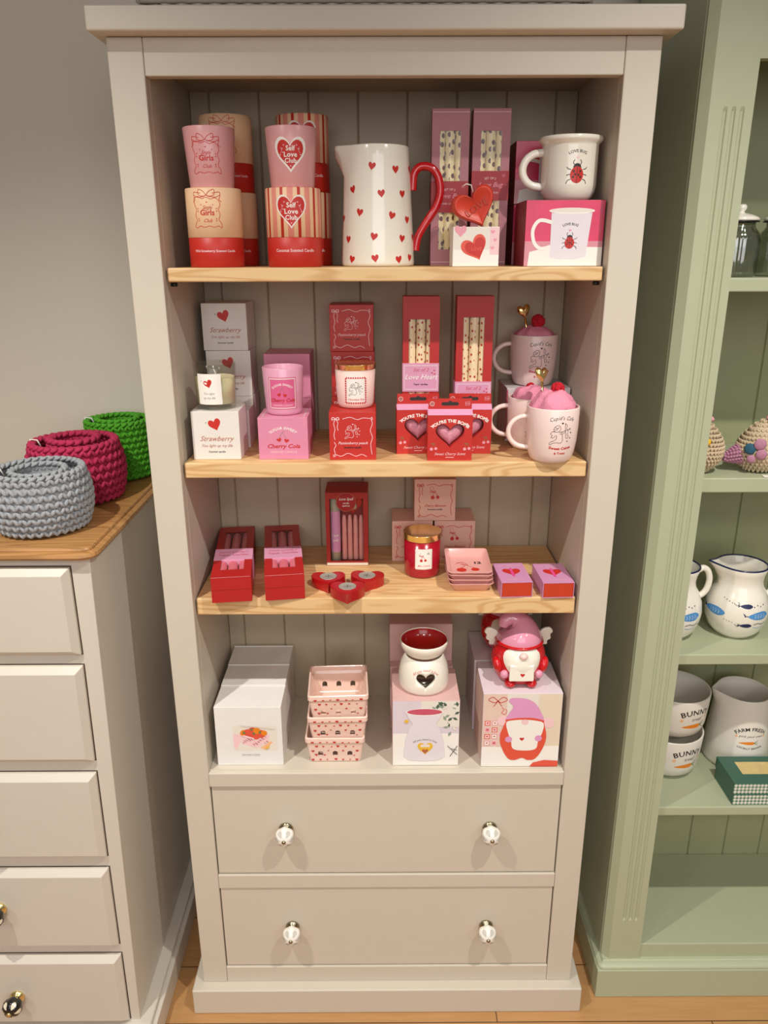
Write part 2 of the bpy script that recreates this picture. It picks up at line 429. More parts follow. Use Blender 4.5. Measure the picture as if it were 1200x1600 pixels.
def art_cupid(p, x, y, s, c, wd=.0006, c2=None):
    L = lambda pts: p.line([(x + a * s, y + b * s) for a, b in pts], wd, c, 4)
    L([(-.25, .35), (-.34, .28), (-.36, .16), (-.26, .08), (-.14, .10), (-.06, .20), (-.08, .32), (-.16, .38), (-.25, .35)])
    L([(-.30, .30), (-.22, .24), (-.12, .30)]); L([(-.33, .20), (-.24, .18), (-.18, .24)])
    L([(-.26, .08), (-.42, .10), (-.48, -.02), (-.40, -.08), (-.46, -.16), (-.36, -.18), (-.28, -.08)])
    L([(-.14, .10), (-.02, .06), (.10, .12), (.20, .14)]); L([(-.10, .0), (.04, .0), (.16, .08)])
    L([(-.24, -.06), (-.22, -.20), (-.30, -.30), (-.44, -.36), (-.52, -.46), (-.46, -.50), (-.36, -.42), (-.20, -.40), (-.02, -.42), (.06, -.30), (.04, -.12), (.02, .0)])
    L([(.14, .46), (.24, .36), (.22, .22), (.32, .12), (.26, -.02), (.34, -.14), (.30, -.22), (.22, -.2)])
    L([(.14, .46), (.16, .12), (.22, -.2)]); L([(-.04, .08), (.42, .20)]); L([(.36, .24), (.42, .2), (.37, .15)])
    for a, b, k in ((.02, .46, .10), (.46, .02, .08), (.44, -.22, .07), (.3, -.36, .07)): p.heart(x + a * s, y + b * s, k * s, c2 or c)
def art_cherries(p, x, y, s, c='red', stem='red'):
    p.disc(x - .22 * s, y - .2 * s, .17 * s, c); p.disc(x + .24 * s, y - .17 * s, .15 * s, c)
    p.line([(x - .22 * s, y - .04 * s), (x - .12 * s, y + .2 * s), (x - .2 * s, y + .38 * s)], .04 * s, stem)
    p.line([(x + .24 * s, y - .03 * s), (x + .08 * s, y + .16 * s), (x - .2 * s, y + .38 * s)], .04 * s, stem)
    for sx in (-1, 1): p.line([(x - .2 * s, y + .3 * s), (x - .2 * s + sx * .2 * s, y + .45 * s), (x - .2 * s + sx * .22 * s, y + .3 * s), (x - .2 * s, y + .3 * s)], .04 * s, stem)
def art_bug(p, x, y, s):
    for sx in (-1, 1):
        p.line([(x + sx * .1 * s, y + .40 * s), (x + sx * .2 * s, y + .52 * s), (x + sx * .14 * s, y + .66 * s)], .035 * s, 'black')
        for yy, d in ((.22, .12), (0, -.05), (-.22, -.2)): p.line([(x + sx * .3 * s, y + yy * s), (x + sx * .44 * s, y + (yy + d * .3) * s), (x + sx * .5 * s, y + (yy + d) * s)], .035 * s, 'black')
    p.disc(x, y + .30 * s, .2 * s, 'black', 16, .2 * s); p.up(); p.disc(x, y - .02 * s, .33 * s, 'red', 20, .38 * s); p.up()
    p.line([(x, y + .34 * s), (x, y - .4 * s)], .025 * s, 'black', sharp=True)
    for a, b in ((-.16, .14), (.16, .14), (-.18, -.12), (.18, -.12), (-.08, 0), (.09, -.02)): p.disc(x + a * s, y + b * s, .05 * s, 'black', 8)
def art_girls(p, s, c='red', dark=False):
    # scalloped frame with a bow, s = width
    fr = [(-.46, .40), (-.44, .2), (-.38, .05), (-.43, -.12), (-.38, -.28), (-.46, -.44), (-.40, -.52), (-.26, -.46), (-.1, -.5), (.06, -.46), (.22, -.5), (.36, -.46), (.46, -.52), (.46, -.38), (.38, -.26), (.43, -.1), (.38, .06), (.44, .2), (.40, .34), (.28, .42), (.14, .38), (0, .44), (-.16, .40), (-.3, .46)]
    p.line([(a * s, b * s) for a, b in fr], .018 * s, c, 4, closed=True)
    for sx in (-1, 1):
        p.line([(0, .50 * s), (sx * .1 * s, .62 * s), (sx * .26 * s, .68 * s), (sx * .27 * s, .52 * s), (sx * .12 * s, .47 * s), (0, .50 * s)], .018 * s, c, 4)
        p.line([(sx * .05 * s, .47 * s), (sx * .3 * s, .44 * s), (sx * .46 * s, .5 * s), (sx * .42 * s, .36 * s), (sx * .5 * s, .3 * s)], .018 * s, c, 4)
        p.line([(sx * .2 * s, .56 * s), (sx * .44 * s, .6 * s), (sx * .46 * s, .50 * s)], .018 * s, c, 4)
        for b in (.08, .0, -.24, -.3): p.heart(sx * (.30 + .02 * (b > -.1)) * s, b * s, .045 * s, c)
    p.heart(0, .28 * s, .05 * s, c); p.heart(-.2 * s, .2 * s, .04 * s, c); p.heart(.2 * s, .2 * s, .04 * s, c)
    p.text('Single', 0, .07 * s, .11 * s, c, 0, .5, wide=.9); p.text('Girls', 0, -.12 * s, .17 * s, c, .025, wide=1.05); p.text('Club', 0, -.34 * s, .11 * s, c, 0, .5)
def art_selflove(p, s, y=0, border=1.22):
    p.heart(0, y, s * border, 'white', rings=5, flat=1.12); p.up(); p.heart(0, y, s, 'red', rings=5, flat=1.12); p.up()
    p.text('Self', 0, y + .145 * s, .165 * s, 'white', .018); p.text('Love', 0, y - .065 * s, .165 * s, 'white', .02, wide=1.05, space=1.05); p.text('Club', 0, y - .265 * s, .155 * s, 'white', .018, space=1.05)
    for a, b in ((-.24, .32), (.24, .32), (-.28, .08), (.27, -.2), (-.27, -.2), (-.38, .0), (.38, .0), (0, -.38), (-.3, .2), (.3, .2)): p.heart(a * s, y + b * s, .05 * s, 'palepink')
    for sx in (-1, 1): p.line([(sx * .36 * s, y + .26 * s), (sx * .32 * s, y + .14 * s), (sx * .38 * s, y + .04 * s)], .02 * s, 'pink')

# ------------------------------------------------------------------ the room
def struct(name, mb, m, bevel=0):
    o = mb.build(name, m, bevel=bevel); o['kind'] = 'structure'; return o
struct('floor', MB().box(-2.6, 3.2, -4.2, .45, -.05, 0), floor_mat())
struct('wall_back', MB().box(-2.6, 3.2, .42, .52, 0, 2.5), WALLM)
struct('baseboard_back', MB().box(-2.6, 3.2, .40, .42, 0, .12), PAINT_C, .003)

# ------------------------------------------------------------------ bookcase
Z1, Z2, Z3, Z4 = 1.552, 1.2335, .979, .610
IN0, IN1, YB = .0515, .748, .275
bk = thing('bookcase', 'tall warm grey bookcase with pine shelves and two drawers holding the pink and red gifts', 'bookcase')
for x0, x1 in ((.012, IN0), (IN1, .788)):
    MB().box(x0 if x0 < .1 else x0, x1, .022, .295, .03, 1.868).build('side_panel', PAINT, bk, bevel=.001)
# tongue and groove back: boards with V grooves between
def board_back(x0, x1, z0, z1, y, first, pitch):
    b = MB(); xs = [x0]; x = first
    while x < x1: xs.append(x); x += pitch
    xs.append(x1); g = .0022
    for a, c in zip(xs, xs[1:]):
        vs = [(a, y + .004), (a + g, y), (c - g, y), (c, y + .004), (c, y + .010), (a, y + .010)]
        n = 6; V = [(p, q, z0) for p, q in vs] + [(p, q, z1) for p, q in vs]
        b.add(V, [tuple(range(n)), tuple(range(2 * n - 1, n - 1, -1))] + [(i, i + n, (i + 1) % n + n, (i + 1) % n) for i in range(n)])
    return b
board_back(IN0, IN1, .05, 1.868, YB, .0868, .0888).build('back_panel', BACKP, bk)
for x0, x1 in ((0, .0515), (.748, .80)):
    MB().box(x0, x1, 0, .022, .066, 1.868).build('stile', PAINT, bk, bevel=.0018)
MB().box(.0518, .7477, .001, .022, 1.818, 1.868).build('top_rail', PAINT, bk, bevel=.0015)
MB().box(IN0, IN1, .0225, YB, 1.845, 1.868).build('ceiling_board', BACKP, bk)
MB().box(-.017, .819, -.030, .305, 1.8685, 1.900).build('cornice', PAINT, bk, bevel=.003, seg=3)
MB().box(-.021, .821, -.022, .305, 0, .066).build('plinth', PAINT, bk, bevel=.003, seg=3)
for z, t in ((Z1, .0215), (Z2, .027), (Z3, .033)):
    o = MB().box(-.345, .345, -.1305, .1305, -t, 0).build('shelf', PINE, bk, loc=(.39975, .0105 + .1305 + .0015, z), bevel=.0022, label='natural knotty pine shelf')
MB().box(IN0, IN1, -.002, YB, .578, Z4).build('drawer_top_board', PAINT, bk, bevel=.002)
MB().box(IN0, IN1, .0080, .0105, Z4, Z4 + .0016).build('edge_bead', PAINT, bk)
MB().box(.0518, .7477, .002, .022, .3585, .3195 + .0).build('drawer_rail', PAINT, bk) if False else None
MB().box(.0518, .7477, .001, .022, .323, .357).build('drawer_rail', PAINT, bk, bevel=.0015)
MB().box(.0518, .7477, .001, .022, .066, .1075).build('bottom_rail', PAINT, bk, bevel=.0015)
for x in (.055, .735):
    MB().tube([(x, .03, Z1 - .026), (x + .010, .03, Z1 - .026)], .0032, 8).build('shelf_peg', BLACK, bk, label='tiny black shelf peg')

def knob(parent, x, y, z, body, petal, metal, r=.0188, name='knob'):
    k = MB()
    n = 24
    k.lathe([(0, 0), (.013, 0), (.0145, .002), (.013, .005), (.009, .007), (.0075, .011), (0, .012)], n, 1)
    rad = lambda a, z: 1 + .05 * math.cos(6 * a)
    k.lathe([(.007, .010), (.012, .012), (r * .93, .017), (r, .024), (r * .93, .031), (r * .68, .037), (.006, .040), (0, .0405)], 36, 0, rad=rad)
    k.lathe([(.0042, .040), (.0042, .042), (.003, .0435), (0, .044)], 12, 1)
    o = k.build(name, [body, metal], parent, loc=(x, y, z), rot=(PI / 2, 0, 0))
    # teardrop petals on the face
    p = MB()
    for i in range(6):
        a0 = 2 * PI * (i + .5) / 6; pts = []
        prof = [(.0075, .0375 + .0006), (r * .68, .0375 - .0002), (r * .86, .0335), (r * .95, .0305), (r * 1.0, .0270)]
        for j, (rr, zz) in enumerate(prof):
            wd = (.05, .20, .34, .30, .08)[j]
            for sgn in (-1, 1):
                a = a0 + sgn * wd * .8; q = (rr + .0005) * (1 + .05 * math.cos(6 * a)); pts.append((q * math.sin(a), -q * math.cos(a), zz + .0004))
        p.add(pts, [(2 * j, 2 * j + 1, 2 * j + 3, 2 * j + 2) for j in range(4)], 0, True)
    p.build('petal_inlay', petal, o)
    return o
KW = mat('white_ceramic', '#F4F0E8', .15, coat=.5, vary=.01); KP = mat('silver_lustre', '#C9C5BC', .3)
KB = mat('black_ceramic', '#15130F', .1, coat=.5)
NICK = mat('antique_nickel', '#A59A80', .25, metal=1)
for z0, z1, kz, ks in ((.360, .5765, .4735, (.197, .608)), (.110, .3215, .2185, (.2000, .6105))):
    d = MB().box(.0535, .7460, .0045, .024, z0, z1).build('drawer', PAINT, bk, bevel=.0012)
    for x in ks: knob(d, x, .0045, kz + .0, KW, KP, NICK)

# woven tray on top of the bookcase, just its lower edge in the photo
wk = MB(); WX0, WX1, WY0, WY1 = .045, .70, .03, .27
for r in range(6):
    z = 1.904 + r * .008
    for (ax, ay), (bx, by) in (((WX0, WY0), (WX1, WY0)), ((WX0, WY1), (WX1, WY1)), ((WX0, WY0), (WX0, WY1)), ((WX1, WY0), (WX1, WY1))):
        L = math.hypot(bx - ax, by - ay); n = int(L / .012)
        pts = []
        for i in range(n + 1):
            o = .0022 * (1 if (i + r) % 2 else -1); t = i / n
            nx, ny = (by - ay) / L, -(bx - ax) / L
            pts.append((ax + (bx - ax) * t + nx * o, ay + (by - ay) * t + ny * o, z))
        wk.tube(pts, .0036, 6)
wk.box(WX0, WX1, WY0, WY1, 1.900, 1.903)
tag(wk.build('wicker_tray', mat('washed_grey_willow', '#A79B8C', .8, vary=.25, bscale=25)), 'shallow grey woven willow tray lying on top of the warm grey bookcase', 'tray')

# ------------------------------------------------------------------ chest of drawers on the left
ch = thing('chest_of_drawers', 'cream painted five drawer chest with waxed oak top left of the bookcase', 'chest of drawers', (-.10, -.09, 0))
CW, CD = .86, .50
def xr(z): return .013 - (1.10 - z) * .024
def carc(x0f, x1f, y0, y1, z0, z1):
    vs = [(x, y, z) for z in (z0, z1) for y in (y0, y1) for x in (x0f(z), x1f(z))]
    return MB().add(vs, [(0, 2, 3, 1), (4, 5, 7, 6), (0, 1, 5, 4), (2, 6, 7, 3), (0, 4, 6, 2), (1, 3, 7, 5)])
carc(lambda z: -CW, xr, 0.0, CD - .01, .055, 1.101).build('carcass', PAINT_C, ch, bevel=.0015)
MB().box(-CW - .02, .022, -.022, CD, 0, .060).build('plinth', PAINT_C, ch, bevel=.003)
MB().box(-CW - .012, .013, -.014, CD, .060, .072).build('plinth_moulding', PAINT_C, ch, bevel=.005, seg=3)
# oak top: rounded front corners and a moulded edge
def round_slab(x0, x1, y0, y1, r, prof):
    b = MB(); rings = []
    for off, z in prof:
        pts = [(x0 - off, y1)]
        for (cx, cy, a0) in ((x0 + r, y0 + r, PI), (x1 - r, y0 + r, 1.5 * PI)):
            for k in range(7):
                a = a0 + PI / 2 * k / 6; pts.append((cx + (r + off) * math.cos(a), cy + (r + off) * math.sin(a)))
        pts.append((x1 + off, y1)); rings.append([(p[0], p[1], z) for p in pts])
    n = len(rings[0]); vs = [p for r_ in rings for p in r_]
    fs = [tuple(range(n)), tuple((len(rings) - 1) * n + i for i in reversed(range(n)))]
    for j in range(len(rings) - 1):
        for i in range(n): fs.append((j * n + i, j * n + (i + 1) % n, (j + 1) * n + (i + 1) % n, (j + 1) * n + i))
    return b.add(vs, fs)
round_slab(-CW - .01, .022, -.012, CD + .005, .022, [(0, 1.101), (.004, 1.103), (.0065, 1.107), (.005, 1.1115), (.001, 1.1135), (-.004, 1.1145), (-.004, 1.1165), (-.0055, 1.119), (-.009, 1.120)]).build('top', OAK, ch, label='waxed oak top with moulded edge')
CDR = [(.925, 1.0855, -.021, -.0215), (.710, .903, -.022, -.0255), (.496, .684, -.0265, -.029), (.279, .468, -.0295, -.031), (.078, .2535, -.0300, -.0315)]
for i, (z0, z1, xt, xb) in enumerate(CDR):
    f = lambda z, z0=z0, z1=z1, xt=xt, xb=xb: xb + (xt - xb) * (z - z0) / (z1 - z0)
    b = MB(); y0, y1, y2 = .004, -.0115, -.0165; ins = .011
    def ring(y, q): return [(-CW + .02 + q, y, z0 + q), (f(z0) - q, y, z0 + q), (f(z1) - q, y, z1 - q), (-CW + .02 + q, y, z1 - q)]
    vs = ring(y0, 0) + ring(y1 + .006, 0) + ring(y2, ins)
    fs = [(0, 1, 2, 3), (8, 11, 10, 9)]
    for j in range(2):
        for k in range(4): fs.append((j * 4 + k, j * 4 + (k + 1) % 4, j * 4 + 4 + (k + 1) % 4, j * 4 + 4 + k))
    b.add(vs, fs); d = b.build('drawer', PAINT_C, ch, bevel=.0006)
    # dark sheet behind the drawer: shade of the gap put in as colour
    g = MB(); e = .0022
    g.add([(-CW + .02 - e, -.0004, z0 - e), (f(z0) + e, -.0004, z0 - e), (f(z1) + e, -.0004, z1 + e), (-CW + .02 - e, -.0004, z1 + e)], [(0, 1, 2, 3)])
    g.build('gap_shade_sheet', mat('painted_gap_shade', '#4A3B2C', .9), ch, fixn=False)
    zk = (z0 + z1) / 2 + (.012 if i == 3 else -.006 if i == 4 else 0)
    for x in (-.243, -CW + .19): knob(d, x, y2, zk, KB, mat('ivory_inlay', '#E8DCC0', .2), GOLD)

# crochet baskets
def crochet(label, loc, R0, R1, R2, h, rows, colr, dark, nested=(.62, .9), n=None, lean=0, tagc=True):
    t = thing('crochet_basket', label, 'basket', loc, 0, 'crochet baskets on the oak top')
    m = mat('yarn_' + colr, colr, .85, vary=.16, bump=.5, bscale=260)
    def wall(Rf, z0, z1, rows, name, n):
        b = MB(); rh = (z1 - z0) / rows
        for r in range(rows):
            z = z0 + (r + .5) * rh; R = Rf((z - z0) / (z1 - z0))
            for i in range(n):
                a = 2 * PI * (i + .5 * (r % 2)) / n; st = 2 * PI * R / n
                for sg in (-1, 1):
                    jj = random.uniform(-.07, .07)
                    aa = a + sg * .26 * 2 * PI / n
                    c = Vector((R * math.cos(aa), R * math.sin(aa), z + rh * .04 * sg))
                    rot = (Matrix.Rotation(aa, 3, 'Z') @ Matrix.Rotation(sg * (-.62 + jj), 3, 'X'))
                    b.ell(c, (rh * .36, st * .26, rh * .60), 0, 7, 5, rot)
        # braided top edge
        Rr = Rf(1)
        for k in range(n):
            a = 2 * PI * k / n; c = (Rr * math.cos(a), Rr * math.sin(a), z1 + rh * .1)
            rot = Matrix.Rotation(a, 3, 'Z') @ Matrix.Rotation(.45, 3, 'X')
            b.ell(c, (rh * .42, 2 * PI * Rr / n * .72, rh * .30), 0, 7, 5, rot)
            b.ell((c[0] * .94, c[1] * .94, c[2]), (rh * .40, 2 * PI * Rr / n * .72, rh * .28), 0, 7, 5, Matrix.Rotation(a, 3, 'Z') @ Matrix.Rotation(-.45, 3, 'X'))
        # dark core so gaps between stitches stay closed
        core = [(Rf(k / 8) - rh * .12, z0 + (z1 - z0) * k / 8) for k in range(9)]; inner = [(r_ - .0012, z) for r_, z in reversed(core)]
        b.lathe([(0, z0 + .002)] + core + inner + [(0, z0 + .004)], 48, 0)
        return b.build(name, m, t)
    n = n or 36
    def Rf(k): return (1 - k) ** 2 * R0 + 2 * k * (1 - k) * R1 + k * k * R2
    wall(Rf, 0.004, h - .006, rows, 'outer_wall', n)
    q, zq = nested
    o = wall(lambda k: R2 * q * (1.02 - .04 * k), .012, h * zq, rows - 1, 'nested_inner_basket', int(n * q))
    if tagc:
        s = MB(); a = PI * 1.06
        s.tube([((R2 + .004) * math.cos(a), (R2 + .004) * math.sin(a), h - .02), (R2 * math.cos(a), R2 * math.sin(a), h + .003), ((R2 - .012) * math.cos(a), (R2 - .012) * math.sin(a), h + .001), ((R2 - .018) * math.cos(a), (R2 - .018) * math.sin(a), h - .014)], .0016, 6)
        s.build('tag_string', mat('white_cord', '#E9E5DC', .6), t)
    return t
crochet('light grey crochet basket, the front of the three on the oak top', (-.197, .012, 1.120), .070, .094, .073, .109, 8, '#9A9CA0', '#33353A', (.62, .93), 34)
crochet('raspberry pink crochet basket between the grey and green baskets', (-.198, .1805, 1.120), .076, .099, .077, .117, 7, '#B3264F', '#4A0A1C', (.58, 1.0), 34)
crochet('bright green crochet basket at the back beside the bookcase', (-.166, .3420, 1.120), .066, .069, .063, .125, 9, '#4C9E1C', '#153A06', (.68, .98), 30)

# ------------------------------------------------------------------ green bookcase on the right
gb = thing('green_bookcase', 'sage green painted bookcase with fluted stile, right of the warm grey bookcase', 'bookcase')
GX0, GX1, GYF, GYB = .876, 1.80, .030, .385
MB().box(GX0, GX0 + .022, GYF + .02, GYB, .05, 2.03).build('side_panel', GREEN, gb)
MB().box(GX1 - .022, GX1, GYF + .02, GYB, .05, 2.03).build('side_panel', GREEN, gb)
def stile(x0, x1, flip):
    # front board with a chamfered outer corner and three flutes
    w = x1 - x0; cut_ = []
    b = MB()
    c = .013
    out = [(-c, c + .004), (0, 0)]
    fl = [.024, .037, .050]
    prof = [(-c, .013), (0, 0)]
    for f_ in fl: prof += [(f_ - .0035, 0), (f_ - .002, .0022), (f_, .0030), (f_ + .002, .0022), (f_ + .0035, 0)]
    prof += [(w, 0), (w, .02), (-c, .02)]
    plain = [(x if True else 0, 0 if 0 <= x < w and y < .004 else y) for x, y in prof]
    zs = [(.093, plain), (.20, plain), (.206, prof), (1.775, prof), (1.781, plain), (2.02, plain)]
    n = len(prof); vs = []; fs = []
    for z, p in zs:
        vs += [((x0 + x) if not flip else (x1 - x), GYF + y, z) for x, y in p]
    fs = [tuple(range(n)), tuple((len(zs) - 1) * n + i for i in reversed(range(n)))]
    for j in range(len(zs) - 1):
        for i in range(n): fs.append((j * n + i, j * n + (i + 1) % n, (j + 1) * n + (i + 1) % n, (j + 1) * n + i))
    return b.add(vs, fs)
stile(.890, .957, False).build('stile', GREEN, gb); stile(1.72, 1.786, True).build('stile', GREEN, gb)
MB().box(.957, 1.72, GYF + .001, GYF + .02, 1.845, 2.02).build('top_rail', GREEN, gb)
MB().box(.85, 1.83, -.01, .40, 2.03, 2.06).build('cornice', GREEN, gb, bevel=.004)
board_back(GX0 + .022, GX1 - .022, .05, 2.03, .30, 1.0725, .0888).build('back_panel', GREEND, gb)
for z, t in ((1.533, .022), (1.194, .027), (.8425, .022), (.488, .021)):
    MB().box(GX0 + .0225, GX1 - .0225, GYF + .012, .300, z - t, z).build('shelf', GREEN, gb, bevel=.002)
MB().box(GX0 + .0225, GX1 - .0225, GYF + .004, .300, .086, .130).build('bottom_board', GREEN, gb, bevel=.002)
MB().box(.863, 1.82, .012, .395, 0, .078).build('plinth', GREEN, gb, bevel=.002)
round_slab(.8665, 1.8165, .0155, .392, .0125, [(0, .078), (.0015, .080), (0, .0835), (-.004, .086), (-.008, .0875), (-.010, .091), (-.012, .093)]).build('plinth_moulding', GREEN, gb)

# ------------------------------------------------------------------ builders for the goods
def carton(t, w, d, h, m, name='carton', flap=True, x=0, y=0, z=0):
    b = MB().box(-w / 2, w / 2, -d / 2, d / 2, 0.0002, h)
    return b.build(name, m, t, loc=(x, y, z), bevel=.0006)
def window_carton(t, w, d, h, m, wins, m_in=None):
    # thin board box whose front panel has openings; wins = list of (x0, x1, z0, z1) sharing x
    b = MB(); e = .0008
    b.box(-w / 2, -w / 2 + e, -d / 2, d / 2, 0.0002, h); b.box(w / 2 - e, w / 2, -d / 2, d / 2, 0.0002, h)
    b.box(-w / 2 + e, w / 2 - e, -d / 2, d / 2, 0.0002, e); b.box(-w / 2 + e, w / 2 - e, -d / 2, d / 2, h - e, h)
    b.box(-w / 2 + e, w / 2 - e, d / 2 - e, d / 2, e, h - e)
    x0, x1 = wins[0][0], wins[0][1]; f0, f1 = -d / 2, -d / 2 + e
    b.box(-w / 2 + e, x0, f0, f1, e, h - e); b.box(x1, w / 2 - e, f0, f1, e, h - e)
    z = e
    for _, _, a, c in sorted(wins, key=lambda q: q[2]):
        b.box(x0, x1, f0, f1, z, a); z = c
    b.box(x0, x1, f0, f1, z, h - e)
    o = b.build('carton', m, t)
    g = MB()
    for a, c, p, q in wins: g.add([(a - .001, f1 + .0003, p - .001), (c + .001, f1 + .0003, p - .001), (c + .001, f1 + .0003, q + .001), (a - .001, f1 + .0003, q + .001)], [(0, 1, 2, 3)])
    g.build('window_film', glassy('clear_film', '#FFFFFF', .06, .12), t, fixn=False)
    return o
def vessel(t, prof, m, name='body', n=56, rad=None, mi=0): return MB().lathe(prof, n, 0, rad=rad).build(name, m, t, weld=True)
def wall_prof(outer, th):
    # outer profile bottom to top -> closed cup profile with wall thickness
    inner = [(max(r - th, .001), z) for r, z in outer]
    r_t, z_t = outer[-1]
    out = [(0, outer[0][1])] + outer + [(r_t - th * .15, z_t + th * .35), (r_t - th * .5, z_t + th * .5), (r_t - th * .85, z_t + th * .35)]
    inn = [(r, z) for r, z in reversed(inner) if z > outer[0][1] + th]
    return out + inn + [(max(outer[0][0] - th, .001), outer[0][1] + th), (0, outer[0][1] + th)]

KW_GROUP = {}
# ================================================================== SHELF 1
# --- scented candle tubes
CREAMB = mat('cream_card', '#F2C9A0', .5); REDB = mat('red_card', '#C22A20', .45); PINKG = mat('matt_pink_glass', '#E0A2A2', .3, coat=.2)
STRIPE = None
def stripes_mat():
    m = mat('candy_striped_card', '#F2C9A0', .5); nt = m.node_tree; N = nt.nodes; b = N['Principled BSDF']
    tc = N.new('ShaderNodeTexCoord'); sp = N.new('ShaderNodeSeparateXYZ'); nt.links.new(tc.outputs['Object'], sp.inputs[0])
    at = N.new('ShaderNodeMath'); at.operation = 'ARCTAN2'; nt.links.new(sp.outputs[0], at.inputs[0])
    ng = N.new('ShaderNodeMath'); ng.operation = 'MULTIPLY'; ng.inputs[1].default_value = -1; nt.links.new(sp.outputs[1], ng.inputs[0]); nt.links.new(ng.outputs[0], at.inputs[1])
    mu = N.new('ShaderNodeMath'); mu.operation = 'MULTIPLY'; mu.inputs[1].default_value = 10 / (2 * PI); nt.links.new(at.outputs[0], mu.inputs[0])
    ad = N.new('ShaderNodeMath'); ad.operation = 'ADD'; ad.inputs[1].default_value = 20.02; nt.links.new(mu.outputs[0], ad.inputs[0])
    fr = N.new('ShaderNodeMath'); fr.operation = 'FRACT'; nt.links.new(ad.outputs[0], fr.inputs[0])
    cr = N.new('ShaderNodeValToRGB'); cr.color_ramp.interpolation = 'CONSTANT'; e = cr.color_ramp.elements
    for k, (p, h) in enumerate(((0, '#E89080'), (.18, '#F2C9A0'), (.42, '#C22A20'), (.60, '#F2C9A0'), (.84, '#E89080'))):
        if k < 2: e[k].position = p; e[k].color = srgb(h)
        else: x = e.new(p); x.color = srgb(h)
    nt.links.new(fr.outputs[0], cr.inputs[0]); nt.links.new(cr.outputs[0], b.inputs['Base Color'])
    return m
STRIPE = stripes_mat()
def tube_box(lab, kind, loc, grp):
    t = thing('candle_tube_box', lab, 'box', loc, 0, grp); r, h, hb = .0440, .119, .045
    MB().lathe([(0, .0002), (r - .001, .0002), (r, .001), (r, hb), (r - .0002, hb + .0002)], 56).build('tube_base', REDB, t)
    MB().lathe([(r - .0002, hb + .0004), (r + .0003, hb + .0006), (r + .0003, h - .0012), (r - .001, h), (0, h)], 56).build('tube_lid', CREAMB if kind == 'girls' else STRIPE, t)
    p = Pr()
    if kind == 'girls': art_girls(p, .047); q = p.build('lid_print', on_cyl(r + .0003, .084, -.06), t)
    else: art_selflove(p, .044, 0, 1.12); p.build('lid_print', on_cyl(r + .0003, .083, .02), t)
    p = Pr(); p.text('Wild Strawberry Scented Candle' if kind == 'girls' else 'Coconut Scented Candle', 0, 0, .0036 if kind == 'girls' else .0045, 'palepink', .02)
    p.build('base_print', on_cyl(r, .0235, .12), t)
    return t
GA, GB_ = 'cream and red candle tube boxes', 'red and cream striped candle tube boxes'
a1 = tube_box('cream and red round candle box under the leftmost pink jar', 'girls', (.124, .074, Z1), GA)
clone(a1, (.133, .178, Z1), 0, 'cream and red round candle box, lower one behind the leftmost pink jar', GA)
clone(a1, (.1315, .176, Z1 + .1192), .1, 'cream and red round candle box, upper one behind the leftmost pink jar', GA)
a2 = tube_box('striped and red round candle box with heart badge under the second pink jar', 'love', (.252, .074, Z1), GB_)
clone(a2, (.263, .178, Z1), 0, 'striped and red round candle box, lower one behind the second pink jar', GB_)
clone(a2, (.2615, .176, Z1 + .1192), .05, 'striped and red round candle box, upper one behind the second pink jar', GB_)
def pink_jar(lab, kind, loc):
    t = thing('pink_candle_jar', lab, 'candle', loc, 0, 'matt pink candle jars on the top shelf')
    prof = [(.0335, .0002), (.0345, .0015), (.0405, .0865)]
    vessel(t, wall_prof(prof, .0028), PINKG, 'jar', 56)
    MB().lathe([(0, .062), (.035, .062), (.036, .0715), (0, .0715)], 40).build('wax', mat('wax', '#F3E4CF', .4), t)
    MB().tube([(0, 0, .0715), (0, 0, .080)], .0008, 6).build('wick', C['pale'], t)
    p = Pr(); f = interp(prof)
    if kind == 'girls': art_girls(p, .047); p.build('front_print', on_cyl(f, .044, .02), t)
    else: art_selflove(p, .042, 0, 1.2); p.build('front_print', on_cyl(f, .046, .05), t)
pink_jar('pale pink candle jar with red bow drawing, on the cream tube box', 'girls', (.1235, .074, Z1 + .1192))
pink_jar('pale pink candle jar with red heart badge, on the striped tube box', 'love', (.2525, .074, Z1 + .1192))

# --- jug with hearts
jg = thing('heart_jug', 'tall white ceramic jug covered in small red hearts with a red hook handle', 'jug', (.388, .120, Z1))
JP = [(.0590, .0002), (.0615, .002), (.0620, .006), (.0605, .040), (.0575, .090), (.0545, .140), (.0525, .168), (.0518, .183)]
jp = wall_prof(JP, .0042)
m_ = MB().lathe(jp, 64)
vs = []
for (x, y, z) in m_.v:
    k = max(0, min(1, (z - .134) / .042)); k = k * k * (3 - 2 * k)
    if x * x + y * y > 1e-8:
        a = math.atan2(y, -x); wgt = math.exp(-(a / .42) ** 2) * k
        x -= .0185 * wgt; z += .0020 * wgt; y *= 1 - .22 * wgt
    vs.append((x, y, z))
m_.v = vs
m_.build('body', WHITE_C, jg, weld=True)
HD = [(.0545, .132), (.0575, .122), (.0590, .128), (.0600, .144), (.0670, .1535), (.0784, .1570), (.0911, .1530), (.1020, .1395), (.1056, .1180), (.0996, .0960), (.0860, .0760), (.0725, .0570), (.0665, .0440), (.0645, .030), (.0625, .0245)]
HD = [(.0585, .1190), (.0590, .130), (.0605, .144), (.0670, .1535), (.0784, .1565), (.0911, .1525), (.1010, .1395), (.1046, .1180), (.0990, .0960), (.0860, .0760), (.0735, .0570), (.0672, .0440), (.0650, .032), (.0640, .0245)]
MB().tube([(x, 0, z) for x, z in crm(HD, 5)], .0067, 14).build('handle', RED_C, jg)
fj = interp(JP)
p = Pr()
